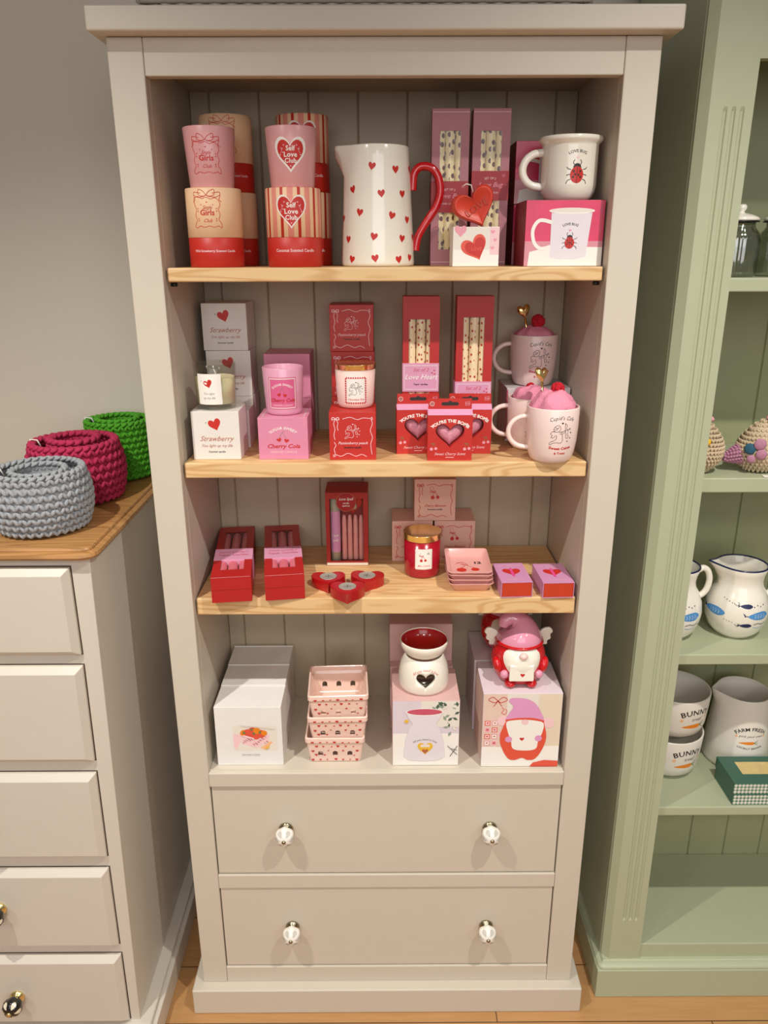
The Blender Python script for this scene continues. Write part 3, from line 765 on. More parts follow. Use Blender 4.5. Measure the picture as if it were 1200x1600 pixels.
for u, v_ in ((-.0085, .1515), (.031, .147), (-.044, .118), (.0065, .111), (.045, .111), (-.030, .083), (.024, .078), (.057, .072), (-.056, .042), (-.006, .046), (.044, .043), (-.047, .011), (-.004, .0125), (.037, .0105), (.064, .013), (-.075, .075), (-.062, .148), (.08, .045), (.072, .15), (.085, .1), (.1, .07), (.1, .02), (.1, .13), (-.09, .11), (-.09, .02), (.13, .1), (.13, .04), (-.12, .07), (-.12, .15), (-.13, .03), (.16, .07), (.16, .14)):
    p.heart(u, v_, .0118, 'red', random.uniform(-.35, .35), flat=1.15)
p.build('heart_pattern', on_cyl(fj, 0), jg)

# --- tall window boxes of tapers
def taper_box(lab, loc, w, d, h, m, win, band, candle, bandm, txt, grp, rot=(0, 0, 0), name='taper_candle_box', ntap=3, scallop=False, rt=.0088):
    t = thing(name, lab, 'box', loc, 0, grp); t.rotation_euler = rot
    x0, x1, z0, z1 = win
    window_carton(t, w, d, h, m, [(x0, x1, z0, z1)])
    for i in range(ntap):
        x = (i - (ntap - 1) / 2) * (w - .012) / ntap
        tp = MB().lathe([(0, .006), (rt * .95, .006), (rt, .008), (rt * .92, h * .88), (rt * .5, h * .95), (0, h * .96)], 20).build('taper_candle', candle, t, loc=(x, -d / 2 + rt + .0018, 0))
    b0, b1 = band
    e = .0004
    b = MB(); b.box(-w / 2 - e, w / 2 + e, -d / 2 - e - .0003, d / 2 + e, b0, b1); b.build('paper_band', bandm, t)
    p = Pr(); zc = (b0 + b1) / 2
    for (s, dy, hh, c, kw) in txt: p.text(s, 0, dy, hh, c, **kw)
    p.up()
    return t, p, zc
MAUVE = mat('mauve_card', '#BC7C85', .5); CRIM = mat('crimson_card', '#A8222B', .45); CREAMC = dotted('cream_taper_bugs', '#F3E0A8', '#5E2018', 60, .24)
CREAMH = dotted('cream_taper_hearts', '#F3DDB4', '#B8372C', 78, .17)
G3 = 'mauve window boxes of bug patterned tapers'
for k, (x, band, lab) in enumerate(((.509, (.0857, .1345), 'mauve window box of tapers with lower crimson band, left of the mauve pair'), (.5765, (.1045, .150), 'mauve window box of tapers with higher crimson band, right of the mauve pair'))):
    t, p, zc = taper_box(lab, (x, .150, Z1), .0615, .036, .2435, MAUVE, (-.0175, .0170, .0265, .2110), band, CREAMC, CRIM,
        [('SET OF 2', .010, .0034, 'palepink', dict(arc=.04)), ('Love Bug', -.002, .0075, 'pink', dict(shear=.4)), ('TAPER CANDLES', -.012, .0026, 'palepink', {})], G3)
    p.heart(.022, .015, .006, 'rose'); p.heart(-.023, -.012, .005, 'rose'); p.heart(.026, .001, .004, 'rose')
    p.build('band_print', on_front(-.018 - .0007, zc), t)
    q = Pr(); q.wave((-.030, .2385), (.030, .2385), .0009, 44, .0006, 'palepink'); q.wave((-.030, .006), (.030, .006), .0009, 44, .0006, 'palepink')
    q.build('edge_print', on_front(-.018), t)

C['lilacwhite2'] = mat('ink_lilac_shadow', '#E4DBE2', .4); C['coralink'] = mat('ink_dark_coral', '#A83220', .45); C['hotpinkphoto'] = mat('ink_magenta_photo', '#D9365F', .3, vary=.25, bscale=22); C['rosephoto'] = mat('ink_rose_photo', '#D58A96', .3, vary=.15, bscale=30)
# --- heart candle on its box
t = thing('small_gift_box', 'small white box with a red heart photo, under the red heart candle', 'box', (.5445, .0605, Z1))
carton(t, .0735, .060, .0600, mat('soft_white_card', '#EFE7E0', .45))
p = Pr(); p.rect(-.0365, .0365, .0008, .0592, 'pale'); p.up(); p.rect(-.0365, .0365, .0008, .026, 'white'); p.rect(.022, .0365, .018, .0592, 'palepink')
for u, v_, r_ in ((.026, .052, .007), (.030, .040, .006), (.026, .028, .006)): p.heart(u, v_, r_, 'pink')
p.heart(-.025, .053, .019, 'pink'); p.up(); p.heart(-.001, .027, .041, 'coral', .42, rings=2); p.up(); p.heart(.001, .0265, .033, 'red', .42)
p.up(); p.text('LOVE', .001, .0245, .005, 'coral', .02)
p.build('front_print', on_front(-.0301, 0), t)
hc = thing('heart_candle', 'chunky coral red heart candle embossed LOVE on the small white box', 'candle', (.5450, .061, Z1 + .0603))
hb = MB(); W_ = .063; rot = .42
def rheart(s, w): return [(w * (a * 1.1 * math.cos(rot) - b * 1.05 * math.sin(rot)), w * (a * 1.1 * math.sin(rot) + b * 1.05 * math.cos(rot))) for a, b in HP]
prof = [(-.0135, .80), (-.0155, .86), (-.0150, .90), (-.0115, .93), (-.009, .985), (-.006, 1.0), (.010, 1.0), (.0135, .97), (.0150, .9)]
lo = min(z for _, z in rheart(0, W_)) 
vs = []
for y, k in prof: vs += [(x, y, z - lo + .0004) for x, z in rheart(0, W_ * k)]
n = len(HP); fs = [tuple(range(n)), tuple((len(prof) - 1) * n + i for i in reversed(range(n)))]
for j in range(len(prof) - 1):
    for i in range(n): fs.append((j * n + i, j * n + (i + 1) % n, (j + 1) * n + (i + 1) % n, (j + 1) * n + i))
o = hb.add(vs, fs, 0, True).build('heart_wax', mat('coral_wax', '#D2402C', .38, bump=.1), hc)
wz = max(v[2] for v in vs)
MB().tube([(-.004, 0, wz - .014), (-.008, -.001, wz - .001), (-.016, -.002, wz + .0005), (-.021, -.002, wz - .003)], .0010, 6).build('wick', C['pale'], hc)
p = Pr(); p.text('LOVE', 0, -.003, .0105, 'coralink', .0, space=1.1)
co_, si_ = math.cos(.58), math.sin(.58)
p.build('embossed_word', lambda u, v, e: (u * co_ - v * si_ + .002, -.0162 - e, u * si_ + v * co_ - lo + .001), hc)

# --- ladybird mug set
BUGP = mat('bright_pink_card', '#C93A63', .4); DKRED = mat('dark_crimson_card', '#8E1B2E', .45)
def mug(name, lab, loc, prof, th, m, hz, hx, hr, flatk=1.0, rz=0, grp=None):
    t = thing(name, lab, 'mug', loc, rz, grp)
    vessel(t, wall_prof(prof, th), m, 'body', 64)
    f = interp(prof); r1, r0 = f(hz[1]), f(hz[0])
    zc = (hz[0] + hz[1]) / 2; hh = (hz[1] - hz[0]) / 2
    pts = [(-r1 + .001, hz[1])]
    for k in range(9):
        a = PI / 2 + PI * k / 8
        pts.append((-min(r0, r1) - .004 + (hx - .004) * math.cos(a), zc + hh * math.sin(a) * (1.0)))
    pts.append((-r0 + .001, hz[0]))
    MB().tube([(x, 0, z) for x, z in crm(pts, 4)], hr, 12, flat=flatk).build('handle', m, t)
    return t, f
def bug_box(lab, loc, first=None):
    t = thing('mug_gift_box', lab, 'box', loc, 0, 'pink and crimson mug gift boxes')
    carton(t, .124, .100, .0990, DKRED)
    p = Pr(); p.rect(-.0618, .0618, .0007, .0984, 'hotpinkphoto'); p.up(); p.rect(-.0618, .0618, .0007, .038, 'rosephoto'); p.up()
    p.poly([(-.056, .0007), (-.054, .022), (-.02, .030), (.0618, .029), (.0618, .0007)], 'white'); p.up(); 
    p.poly([(-.022, .080), (-.021, .014), (-.010, .011), (.020, .011), (.036, .015), (.042, .080)], 'lilacwhite2'); p.disc(.010, .083, .036, 'white', 24, .0045); p.up(); p.disc(.010, .0838, .033, 'pale', 24, .0028)
    p.line([(-.020, .066), (-.040, .069), (-.050, .055), (-.047, .036), (-.036, .027), (-.021, .030)], .0055, 'white', 5)
    p.up(); p.text('LOVE BUG', .009, .062, .0036, 'black', .01, arc=.03); p.heart(.009, .054, .004, 'pink'); art_bug(p, .009, .036, .023)
    p.build('front_print', on_front(-.0501), t)
    return t
b1 = bug_box('pink mug gift box with ladybird mug photo, under the ladybird mug', (.6835, .080, Z1))
clone(b1, (.6830, .2035, Z1), 0, 'crimson mug gift box behind the photo box, lower of the rear pair', 'pink and crimson mug gift boxes').scale = (.99, .99, 1)
clone(b1, (.6825, .2030, Z1 + .0993), 0, 'crimson mug gift box behind the white ladybird mug, upper of the rear pair', 'pink and crimson mug gift boxes').scale = (.99, .99, 1)
LP = [(.030, .0002), (.034, .0008), (.0385, .006), (.0425, .014), (.0440, .024), (.0443, .080), (.0450, .0835), (.0495, .0870), (.0505, .0900), (.0500, .0925)]
t, f = mug('ladybird_mug', 'white mug with LOVE BUG ladybird print, standing on the pink photo box', (.6960, .082, Z1 + .0993), LP, .0035, WHITE_C, (.022, .072), .031, .0062)
p = Pr(); p.text('LOVE BUG', 0, .0285, .0042, 'black', .015, arc=.030); p.heart(0, .0205, .0045, 'palepink'); art_bug(p, 0, -.003, .032)
p.build('ladybird_print', on_cyl(f, .040, .06), t)

# ================================================================== SHELF 2
SILV = mat('pearl_white_card', '#E4DDD6', .33, spec=.6)
def straw_box(lab, loc):
    t = thing('candle_box', lab, 'box', loc, 0, 'white heart candle boxes')
    carton(t, .082, .078, .0845, SILV)
    p = Pr(); p.heart(-.0005, .061, .0215, 'red', .30, flat=1.05); p.disc(-.016, .065, .0009, 'black', 8)
    p.text('Strawberry', 0, .033, .0088, 'copper', 0, .45, wide=1.0); p.text('You light up my life', 0, .0225, .0048, 'copper', 0, .45); p.text('Scented candle', 0, .0125, .0034, 'black', .01)
    p.build('front_print', on_front(-.0391), t); return t
s1 = straw_box('white candle box with red heart, under the clear glass candle', (.1080, .0745, Z2))
SG = 'white heart candle boxes'
clone(s1, (.1145, .1395 - .0015 + .0175, Z2), 0, 'x', SG) if False else None
for k, dx in ((0, 0), (1, -.0015), (2, -.0025)):
    clone(s1, (.1100 + dx, .2195 - .001, Z2 + .0848 * k + (.0 if k == 0 else .0)), (0, .03, -.02)[k], ('white candle box at the foot of the rear white stack', 'white candle box in the middle of the rear stack, behind the glass candle', 'white candle box at the top of the rear white stack')[k], SG)
mb = thing('flat_candle_box', 'narrow white box between the front white candle box and the rear stack', 'box', (.1120, .1465, Z2)); carton(mb, .080, .052, .0700, SILV)
# clear glass candle
t = thing('glass_candle', 'clear glass tumbler candle with cream wax and red heart label on the left white box', 'candle', (.1050, .0740, Z2 + .0848))
gp = [(.0320, .0002), (.0335, .0015), (.0362, .0765)]
GL = glassy('clear_glass', '#F4F6F2', .07, .04)
vessel(t, [(0, .0002)] + gp + [(.0357, .0772), (.0350, .0772), (.0345, .0765), (.0322, .0095), (.030, .0085), (0, .0085)], GL, 'glass', 48)
MB().lathe([(0, .0090), (.0300, .0090), (.0319, .0100), (.0337, .0540), (.031, .0532), (0, .0528)], 40).build('wax', mat('cream_wax', '#EEDDB8', .45), t)
MB().tube([(.001, 0, .0528), (.0012, 0, .061), (-.0015, 0, .066)], .0008, 6).build('wick', C['white'], t)
p = Pr(); p.rect(-.0215, .0215, -.026, .026, 'white', 12, 1); p.up(); p.heart(-.001, .009, .0150, 'red', .3); p.disc(-.013, .014, .0007, 'black', 8); p.text('You light', -.001, -.009, .0038, 'grey', 0, .4); p.text('up my life', -.001, -.0165, .0038, 'grey', 0, .4)
p.build('label', on_cyl(interp(gp), .0365, -.12), t)
# pink cherry boxes
ROSE = mat('bubblegum_card', '#D987A5', .45)
def cc_print(p, label=False):
    k = 1
    p.text('SUGAR SWEET', 0, .018, .0050, 'white', .012, arc=.030); p.disc(-.0235, .013, .0011, 'palepink', 8); p.disc(.0235, .013, .0011, 'palepink', 8)
    p.line([(-.007, .0005), (-.001, .0125), (.003, .014)], .0005, 'leaf'); p.line([(.006, .0), (.001, .009), (-.001, .0125)], .0005, 'leaf')
    p.heart(-.007, -.003, .0085, 'red', .3); p.heart(.0055, -.0045, .0085, 'red', -.2)
    p.text('Cherry Cola', 0, -.0185, .0078, 'red', .022, .25); p.text('SCENTED CANDLE', 0, -.0280, .0038, 'palepink', .01)
def cc_box(lab, loc):
    t = thing('candle_box', lab, 'box', loc, 0, 'bubblegum pink candle boxes'); carton(t, .0855, .0855, .0815, ROSE)
    p = Pr(); cc_print(p); p.build('front_print', on_front(-.0428, .041), t)
    p = Pr(); 
    for a, b in (((-.036, -.036), (.036, -.036)), ((.036, -.036), (.036, .036)), ((.036, .036), (-.036, .036)), ((-.036, .036), (-.036, -.036))): p.wave(a, b, .0009, 24, .0006, 'white')
    p.build('lid_print', on_top(.0815), t); return t
CG = 'bubblegum pink candle boxes'
c1 = cc_box('bubblegum pink candle box with cherry print, under the pink cherry candle', (.2235, .0775, Z2))
c1.scale = (1, 1, .90)
clone(c1, (.2180, .2200, Z2), 0, 'bubblegum pink candle box at the back, bottom of the rear pink pair', CG).scale = (1, 1, 1)
clone(c1, (.2180, .2200, Z2 + .0818), 0, 'bubblegum pink candle box at the back, top of the rear pink pair', CG).scale = (1, 1, 1)
t = thing('pink_glass_candle', 'glossy pink glass candle with square scalloped cherry label on the pink box', 'candle', (.2222, .0805, Z2 + .0738))
cp = [(.0285, .0002), (.0300, .0015), (.0318, .006), (.0358, .0795)]
vessel(t, wall_prof(cp, .0028), mat('baby_pink_glass', '#E0A0BA', .22, coat=.4), 'jar', 56)
MB().lathe([(0, .050), (.031, .050), (.0320, .061), (0, .061)], 36).build('wax', MATS['wax'], t)
p = Pr(); p.rect(-.0255, .0255, -.0275, .0275, 'deepline', 12, 1); p.up(); p.rect(-.0250, .0250, -.0270, .0270, 'labelpink', 12, 1); p.up()
C['deepline'] = C['rose']; C['labelpink'] = mat('ink_label_pink', '#D9628F', .45)
for a, b in (((-.0232, -.0252), (.0232, -.0252)), ((.0232, -.0252), (.0232, .0252)), ((.0232, .0252), (-.0232, .0252)), ((-.0232, .0252), (-.0232, -.0252))): p.wave(a, b, .0008, 20, .0008, 'white')
q = Pr(); cc_print(q); 
for vs, fs, c, L in q.it: p.it.append(([(a * .78, b * .78) for a, b in vs], fs, 'blue' if False else c, p.L + 1))
p.build('label', on_cyl(interp(cp), .0385, .05), t)
# cupid red boxes
CRED = mat('poppy_red_card', '#BE2A22', .42)
def cupid_print(p, ink, small, w=.080, h=.083, cherries=False):
    art_ribbon(p, w, h, ink, .0010)
    if cherries:
        p.heart(-.004, .026, .001, ink); art_cherries(p, 0, .010, .022, 'red', 'red')
        p.line([(-.004, .018), (-.010, .024), (-.006, .030), (-.002, .022)], .0005, 'red')
    else: art_cupid(p, 0, .009, .026, ink)
    p.text('Cherry Blossom' if cherries else 'Passionberry peach', 0, -.0135, .0048, ink, .01, .4, wide=.95); p.text('Scented candle', 0, -.0205, .0030, small, .025, wide=1.15)
def cupid_box(lab, loc):
    t = thing('candle_box', lab, 'box', loc, 0, 'poppy red cupid candle boxes'); carton(t, .080, .080, .0835, CRED)
    p = Pr(); cupid_print(p, 'palepink', 'black'); p.build('front_print', on_front(-.0401, .0415), t); return t
PG = 'poppy red cupid candle boxes'
k1 = cupid_box('poppy red candle box with cupid drawing, under the gold lidded pink candle', (.3435, .0685, Z2))
for k in range(3):
    clone(k1, (.3400 + (0, .0005, -.001)[k], .2150, Z2 + .0838 * k), 0, ('poppy red cupid box at the foot of the rear red stack', 'poppy red cupid box in the middle of the rear red stack, behind the gold lid', 'poppy red cupid box at the top of the rear red stack')[k], PG)
def lidded(name, lab, loc, r, h, jm, lidh, prof, art, lz, turn, grp=None):
    t = thing(name, lab, 'candle', loc, 0, grp)
    vessel(t, [(0, .0002)] + prof + [(0, prof[-1][1])], jm, 'jar', 56)
    rl = prof[-1][0] + .0012; z = prof[-1][1] + .0002
    MB().lathe([(0, z), (rl - .001, z), (rl, z + .0006), (rl, z + lidh - .001), (rl + .0006, z + lidh - .0005), (rl - .0006, z + lidh), (rl - .0016, z + lidh - .0006), (0, z + lidh - .0008)], 64).build('lid', GOLD, t, label='shiny gold lid')
    p = Pr(); art(p); p.build('stamp_label', on_cyl(interp(prof), lz, turn), t); return t
def stamp(w, h, edge, cherries, name_):
    def a(p):
        p.rect(-w / 2, w / 2, -h / 2, h / 2, edge, 10, 1)
        n = 9; m = 11
        p.up()
        for i in range(n):
            u = -w / 2 + w * (i + .5) / n
            for v_ in (-h / 2, h / 2): p.disc(u, v_, w / n * .36, 'white' if edge == 'white' else 'red', 8)
        for i in range(m):
            v_ = -h / 2 + h * (i + .5) / m
            for u in (-w / 2, w / 2): p.disc(u, v_, h / m * .36, 'white' if edge == 'white' else 'red', 8)
        p.up(); p.rect(-w / 2 + .002, w / 2 - .002, -h / 2 + .002, h / 2 - .002, 'white', 10, 1); p.up()
        if cherries:
            art_cherries(p, -.001, .001, .017); p.text('12', .0085, .010, .0036, 'black', .03); p.line([(-.006, .013), (-.009, .008), (-.005, .008)], .0005, 'copper')
        else: art_cupid(p, 0, .003, .024, 'black', .0005)
        p.text(name_, 0, -h / 2 + .005, .0036, 'red', .005, .4, wide=.95)
    return a
FROST = mat('frosted_blush_glass', '#F0CDC4', .4, coat=.1)
lidded('lidded_candle', 'blush glass candle with gold lid and cupid stamp label on the poppy red box', (.3475, .0870, Z2 + .0838), .034, .0, FROST, .0095,
    [(.0270, .0002), (.0300, .0015), (.0318, .008), (.0352, .0660)], stamp(.036, .044, 'palepink', False, 'Chocolate Kiss'), .032, .05)
# love heart taper boxes
LILB = mat('lilac_pink_paper', '#D898B6', .5); TRED = mat('tomato_red_card', '#B4231F', .45)
G4 = 'tall red window boxes of heart tapers'
for x, band, lab in ((.4632, (.1040, .1542), 'tall red window box of tapers with white framed band, behind left heart box'), (.5572, (.0710, .1212), 'tall red window box of taper candles behind the right heart box')):
    t, p, zc = taper_box(lab, (x, .1310, Z2), .0640, .036, .2685, TRED, (-.0215, .0155, .030, .2300) if x < .5 else (-.0200, .0165, .030, .2330), band, CREAMH, LILB,
        [('Set of 2', .0105, .0062, 'rose', dict(shear=.3, bold=.01)), ('Love Heart', -.003, .0088, 'white', dict(shear=.4)), ('Taper candles', -.0135, .0032, 'black', dict(bold=.02))], G4)
    p.line([(-.029, -.021), (.029, -.021), (.029, .021), (-.029, .021)], .0010, 'white', closed=True, sharp=True)
    for u, v_ in ((.024, .012), (.020, .008), (.0245, .006)): p.heart(u, v_, .003, 'red')
    p.build('band_print', on_front(-.018 - .0007, zc), t)
# heart window bath bomb boxes
def bomb_box(lab, loc):
    t = thing('bath_bomb_box', lab, 'box', loc, 0, 'red heart window gift boxes')
    w, d, h = .0760, .044, .0790; e = .0010
    b = MB()
    b.box(-w / 2, w / 2, -d / 2, d / 2, .0002, h)
    o = b.build('carton', CRED, t)
    c = MB(); hp = [(.0495 * a, .043 + .0460 * q) for a, q in HP]; c.prism(hp, -d / 2 - .01, d / 2 - .004, 0)
    cc = c.build('cutter', CRED, None); t.location = (0, 0, 0); bpy.context.view_layer.update(); cut(o, [cc])
    t.location = loc
    bb = MB(); r_ = .0435; vs = []; prof = [(-.0140, .25), (-.0128, .55), (-.0095, .82), (-.005, .97), (0, 1.0), (.008, .9)]
    for y, k in prof: vs += [(r_ * a * k * 1.08, y - .004, .043 + r_ * q * k * 1.0) for a, q in HP]
    n = len(HP); fs = [tuple(range(n)), tuple((len(prof) - 1) * n + i for i in reversed(range(n)))]
    for j in range(len(prof) - 1):
        for i in range(n): fs.append((j * n + i, j * n + (i + 1) % n, (j + 1) * n + (i + 1) % n, (j + 1) * n + i))
    bb.add(vs, fs, 0, True).build('heart_bath_bomb', mat('glitter_pink_fizz', '#D88C9E', .6, vary=.35, bump=.6, bscale=420), t)
    g = MB(); g.add([(x * 1.02, -d / 2 + .0006, .043 + (z - .043) * 1.02) for x, z in hp], [tuple(range(len(hp)))]); g.build('window_film', MATS['clear_film'], t, fixn=False)
    # sloping pink top and hang tab
    k = MB(); k.add([(-w / 2, -d / 2, h + .0003), (w / 2, -d / 2, h + .0003), (w / 2, -d / 2 + .012, h + .0085), (-w / 2, -d / 2 + .012, h + .0085), (-w / 2, d / 2, h + .0003), (w / 2, d / 2, h + .0003), (w / 2, -d / 2 + .0125, h + .0085), (-w / 2, -d / 2 + .0125, h + .0085)],
        [(0, 1, 2, 3), (3, 2, 6, 7), (7, 6, 5, 4), (0, 4, 5, 1), (1, 5, 6, 2), (0, 3, 7, 4)]); k.build('sloped_top', LILB, t)
    tb = MB().box(-w / 2 + .001, w / 2 - .001, -d / 2 + .0126, -d / 2 + .0134, h + .0005, .1055)
    tab = tb.build('hang_tab', CRED, t, bevel=0)
    p = Pr(); y0 = .0965; p.disc(-.012, y0, .0028, 'black', 12); p.disc(.012, y0, .0028, 'black', 12); p.disc(0, y0 + .001, .004, 'black', 12); p.rect(-.012, .012, y0 - .0028, y0 + .0028, 'black')
    p.disc(-.0305, y0, .0040, 'pale', 14); p.up(); p.disc(-.0305, y0, .0032, 'red', 14); p.up(); p.disc(-.0305, y0, .0018, 'grey', 8)
    p.line([(.026, y0 - .003), (.026, y0 + .003), (.0335, y0 + .004), (.0335, y0 - .002)], .0007, 'pink', closed=True, sharp=True); p.text('FUN', .030, y0 - .001, .003, 'pink', .02)
    p.build('tab_print', on_front(-d / 2 + .0125), tab)
    p = Pr(); p.text("YOU'RE THE BOMB", 0, .0670, .0054, 'white', .03, arc=.048); p.disc(-.0285, .0615, .0021, 'palepink', 10); p.disc(.0285, .0635, .0021, 'palepink', 10)
    p.text('Sweet Cherry Scent', 0, .0098, .0048, 'palepink', .0, .4, wide=.95); p.rect(-.007, .007, .0055, .0065, 'palepink')
    for sx in (-1, 1):
        p.disc(sx * .0285 - .003, .0205, .0028, 'pink', 10); p.disc(sx * .0285 + .0045, .0215, .0026, 'pink', 10)
        p.line([(sx * .0285 - .003, .0230), (sx * .0285, .030)], .0005, 'leaf'); p.line([(sx * .0285 + .0045, .024), (sx * .0285, .030)], .0005, 'leaf'); p.line([(sx * .0285 - .004, .0305), (sx * .0285 + .003, .0295)], .0010, 'leaf')
    p.build('front_print', on_front(-d / 2 - .00005), t)
    return t
BG = 'red heart window gift boxes'
m1 = bomb_box("red YOU'RE THE BOMB box with heart window, in front of the other two", (.5100, .0435, Z2))
clone(m1, (.4575, .0985 - .0105, Z2), .03, "red YOU'RE THE BOMB box behind and left of the front one", BG).location.y = .0915
x = clone(m1, (.5530, .0915, Z2), -.03, "red YOU'RE THE BOMB box behind and right of the front one", BG); x.location = (.5500, .0915, Z2); x.location.x = .5480 + .0015
# cupid mugs
MUGM = mat('blush_stoneware', '#EFD6CF', .28, coat=.25, vary=.01)
CM = [(.0290, .0002), (.0325, .0010), (.0360, .005), (.0395, .016), (.0425, .036), (.0440, .060), (.0443, .0925)]
def cupid_mug(lab, loc, rz):
    t, f = mug('cupid_mug', lab, loc, CM, .0032, MUGM, (.022, .076), .034, .0043, 1.15, rz, 'blush cupid mugs')
    p = Pr(); p.text("Cupid's Cafe", 0, .0275, .0064, 'black', .004, .35, arc=.06, wide=.80, space=1.12); art_cupid(p, 0, .004, .038, 'black', .0007)
    p.text('Sweet Cakes', 0, -.0240, .0045, 'red', .03, arc=-.09, wide=1.2); p.text('& Treats', 0, -.0320, .0036, 'red', .03, wide=1.1)
    p.build('cupid_print', on_cyl(f, .050, .17), t); return t
u1 = cupid_mug("blush Cupid's Cafe mug at the right front corner of the second shelf", (.6850, .0310, Z2), 0)
UG = 'blush cupid mugs'
clone(u1, (.6665 + .0, .1195, Z2), -.12, "blush Cupid's Cafe mug half hidden behind the front mug", UG)
mbx = thing('mug_gift_box', 'pale mug gift box with pink striped side, under the rear cupid mug', 'box', (.6860, .2190, Z2))
carton(mbx, .118, .108, .1005, mat('cool_white_card', '#DDD8DC', .45))
p = Pr()
for i in range(14):
    u = -.052 + .008 * i; p.rect(u, u + .0035, .001, .0995, 'rose')
p.build('side_stripes', lambda u, v, e: (-.059 - e, -u, v), mbx)
p = Pr(); p.wave((-.058, .004), (-.058, .097), .0012, 28, .0016, 'rose'); p.disc(-.03, .03, .018, 'lilac', 18, .022); p.build('front_print', on_front(-.0541), mbx)
clone(u1, (.6815, .2120, Z2 + .1008), -.05, "blush Cupid's Cafe mug standing on the pale gift box at the back", UG)
# fluffy socks and pompom stuffed in the mugs
def fluff(lab, loc, r, rz, pom, colr='#E58FA8', seed=1):
    rnd = random.Random(seed)
    t = thing('fluffy_sock_bundle', lab, 'socks', loc, rz, 'pink fluffy bundles in the mugs')
    b = MB(); b.ell((0, 0, 0), r, 0, 40, 26)
    vs = []
    for v in b.v:
        V_ = Vector(v); n_ = V_.normalized(); q = 1 + .05 * math.sin(7 * n_.x + 3 * n_.z + seed) + .05 * math.sin(9 * n_.y - 5 * n_.x) + rnd.uniform(-.035, .035)
        vs.append(tuple(V_ * q))
    b.v = vs; b.build('fluffy_fabric', mat('fluffy_pink', colr, .95, vary=.12, bump=.8, bscale=500), t)
    b = MB()
    for _ in range(130):
        n_ = Vector((rnd.gauss(0, 1), rnd.gauss(0, 1), rnd.gauss(0, 1))).normalized(); c = Vector(pom[0]) + n_ * pom[1] * .80
        b.ell(c, (pom[1] * .20,) * 3, 0, 6, 4)
    b.ell(pom[0], (pom[1] * .82,) * 3, 0, 12, 8)
    b.build('pompom', mat('red_pompom', '#C01428', .9, vary=.2, bump=.6, bscale=600), t)
    return t
fluff('big pink fluffy bundle with red pompom heaped in the front cupid mug', (.6850, .0310, Z2 + .0925), (.0375, .0370, .0280), 0, ((.0060, .002, .0290), .0120), seed=3)
fluff('pink fluffy bundle in the half hidden middle cupid mug', (.6665, .1195, Z2 + .090), (.0360, .036, .0230), 0, ((-.004, .006, .020), .008), seed=5)
fluff('pink fluffy bundle with dark red pompom in the rear cupid mug', (.6815, .2120, Z2 + .1008 + .0905), (.0360, .036, .0190), 0, ((.004, -.006, .0270), .0135), '#DE8590', seed=9)
def spoon(lab, loc, rot):
    t = thing('heart_spoon', lab, 'spoon', loc, 0, 'gold heart spoons'); t.rotation_euler = rot; t.scale = (1.22, 1.22, 1.06)
    b = MB(); vs = []; prof = [(-.004, .3), (-.0035, .62), (-.0018, .88), (.0006, 1.0), (.0010, 1.0), (.0, .93), (-.0014, .62), (-.002, .3)]
    for y, k in prof: vs += [(.0215 * a * k, y, .058 + .0215 * q * k * 1.25) for a, q in HP]
    n = len(HP); fs = [tuple(range(n)), tuple((len(prof) - 1) * n + i for i in reversed(range(n)))]
    for j in range(len(prof) - 1):
        for i in range(n): fs.append((j * n + i, j * n + (i + 1) % n, (j + 1) * n + (i + 1) % n, (j + 1) * n + i))
    b.add(vs, fs, 0, True).build('heart_bowl', GOLD, t)
    MB().tube([(0, 0, 0), (0, 0, .030), (0, .0005, .047)], [.0024, .0016, .0020], 10, flat=.6).build('handle', GOLD, t)
    return t
sp_ = spoon('gold heart spoon standing up in the rear cupid mug', (.6720, .2060, Z2 + .175), (-.05, -.22, .25))
spoon('gold heart spoon sticking up from the front cupid mug', (.6700, .0330, Z2 + .0830), (-.25, .06, .5))

# ================================================================== SHELF 3
DRED = mat('wine_red_card', '#B01E1E', .4); PTAP = mat('swirl_pink_taper', '#D9707F', .35, vary=.35, bscale=90)
G5 = 'red window boxes of pink tapers lying flat'
for k, (x, y, rz) in enumerate(((.1235, -.0035, .128), (.2180, .0060, .140))):
    side = ('left', 'right')[k]
    for lv in (0, 1):
        lab = f'red taper candle box lying flat, {"top" if lv else "bottom"} of the {side} pair'
        t, p, zc = taper_box(lab, (x, y, Z3 + .0120 + .0243 * lv), .0710, .0236, .268, DRED, (-.0215, .0215, .037, .238), (.084, .140), PTAP, LILB,
            [('TWO LOVELY', .0060, .0062, 'rose', dict(bold=.015)), ('Taper Candles', -.0080, .0068, 'rose', dict(bold=.02))], G5, rot=(-PI / 2, 0, rz), rt=.0092)
        p.build('band_print', on_front(-.0118 - .0007, zc), t)
        q = Pr(); q.rect(-.0345, .0345, -.0004, .0004, 'palepink'); q.build('edge_line', on_front(-.0119, .0012), t)
# spell kit window box
kt = thing('candle_kit_box', 'upright red window box with pink tapers, tube and red heart holder', 'box', (.3240, .2020, Z3))
w, d, h = .0830, .074, .1530
window_carton(kt, w, d, h, mat('brick_red_card', '#A92620', .45), [(-.0335, .0325, .0100, .1400)])
p = Pr(); p.rect(-w / 2 + .0005, w / 2 - .0005, .0008, .0062, 'pale'); p.build('base_strip', on_front(-d / 2), kt)
b = MB().tube([(-.0235, -.022, .004), (-.0235, -.022, .142)], .0098, 20); b.build('match_tube', mat('clear_tube_grey', '#B9AE98', .25, vary=.1), kt)
p = Pr(); p.rect(-.030, .030, .026, .112, 'lilac', 20, 1); p.up(); p.text('Love', 0, .060, .005, 'white', .01); p.text('spell', 0, .050, .005, 'white', .01); p.build('tube_label', lambda u, v, e: (-.0235 + (.0098 + e) * math.sin(u / .0098), -.022 - (.0098 + e) * math.cos(u / .0098), v), kt)
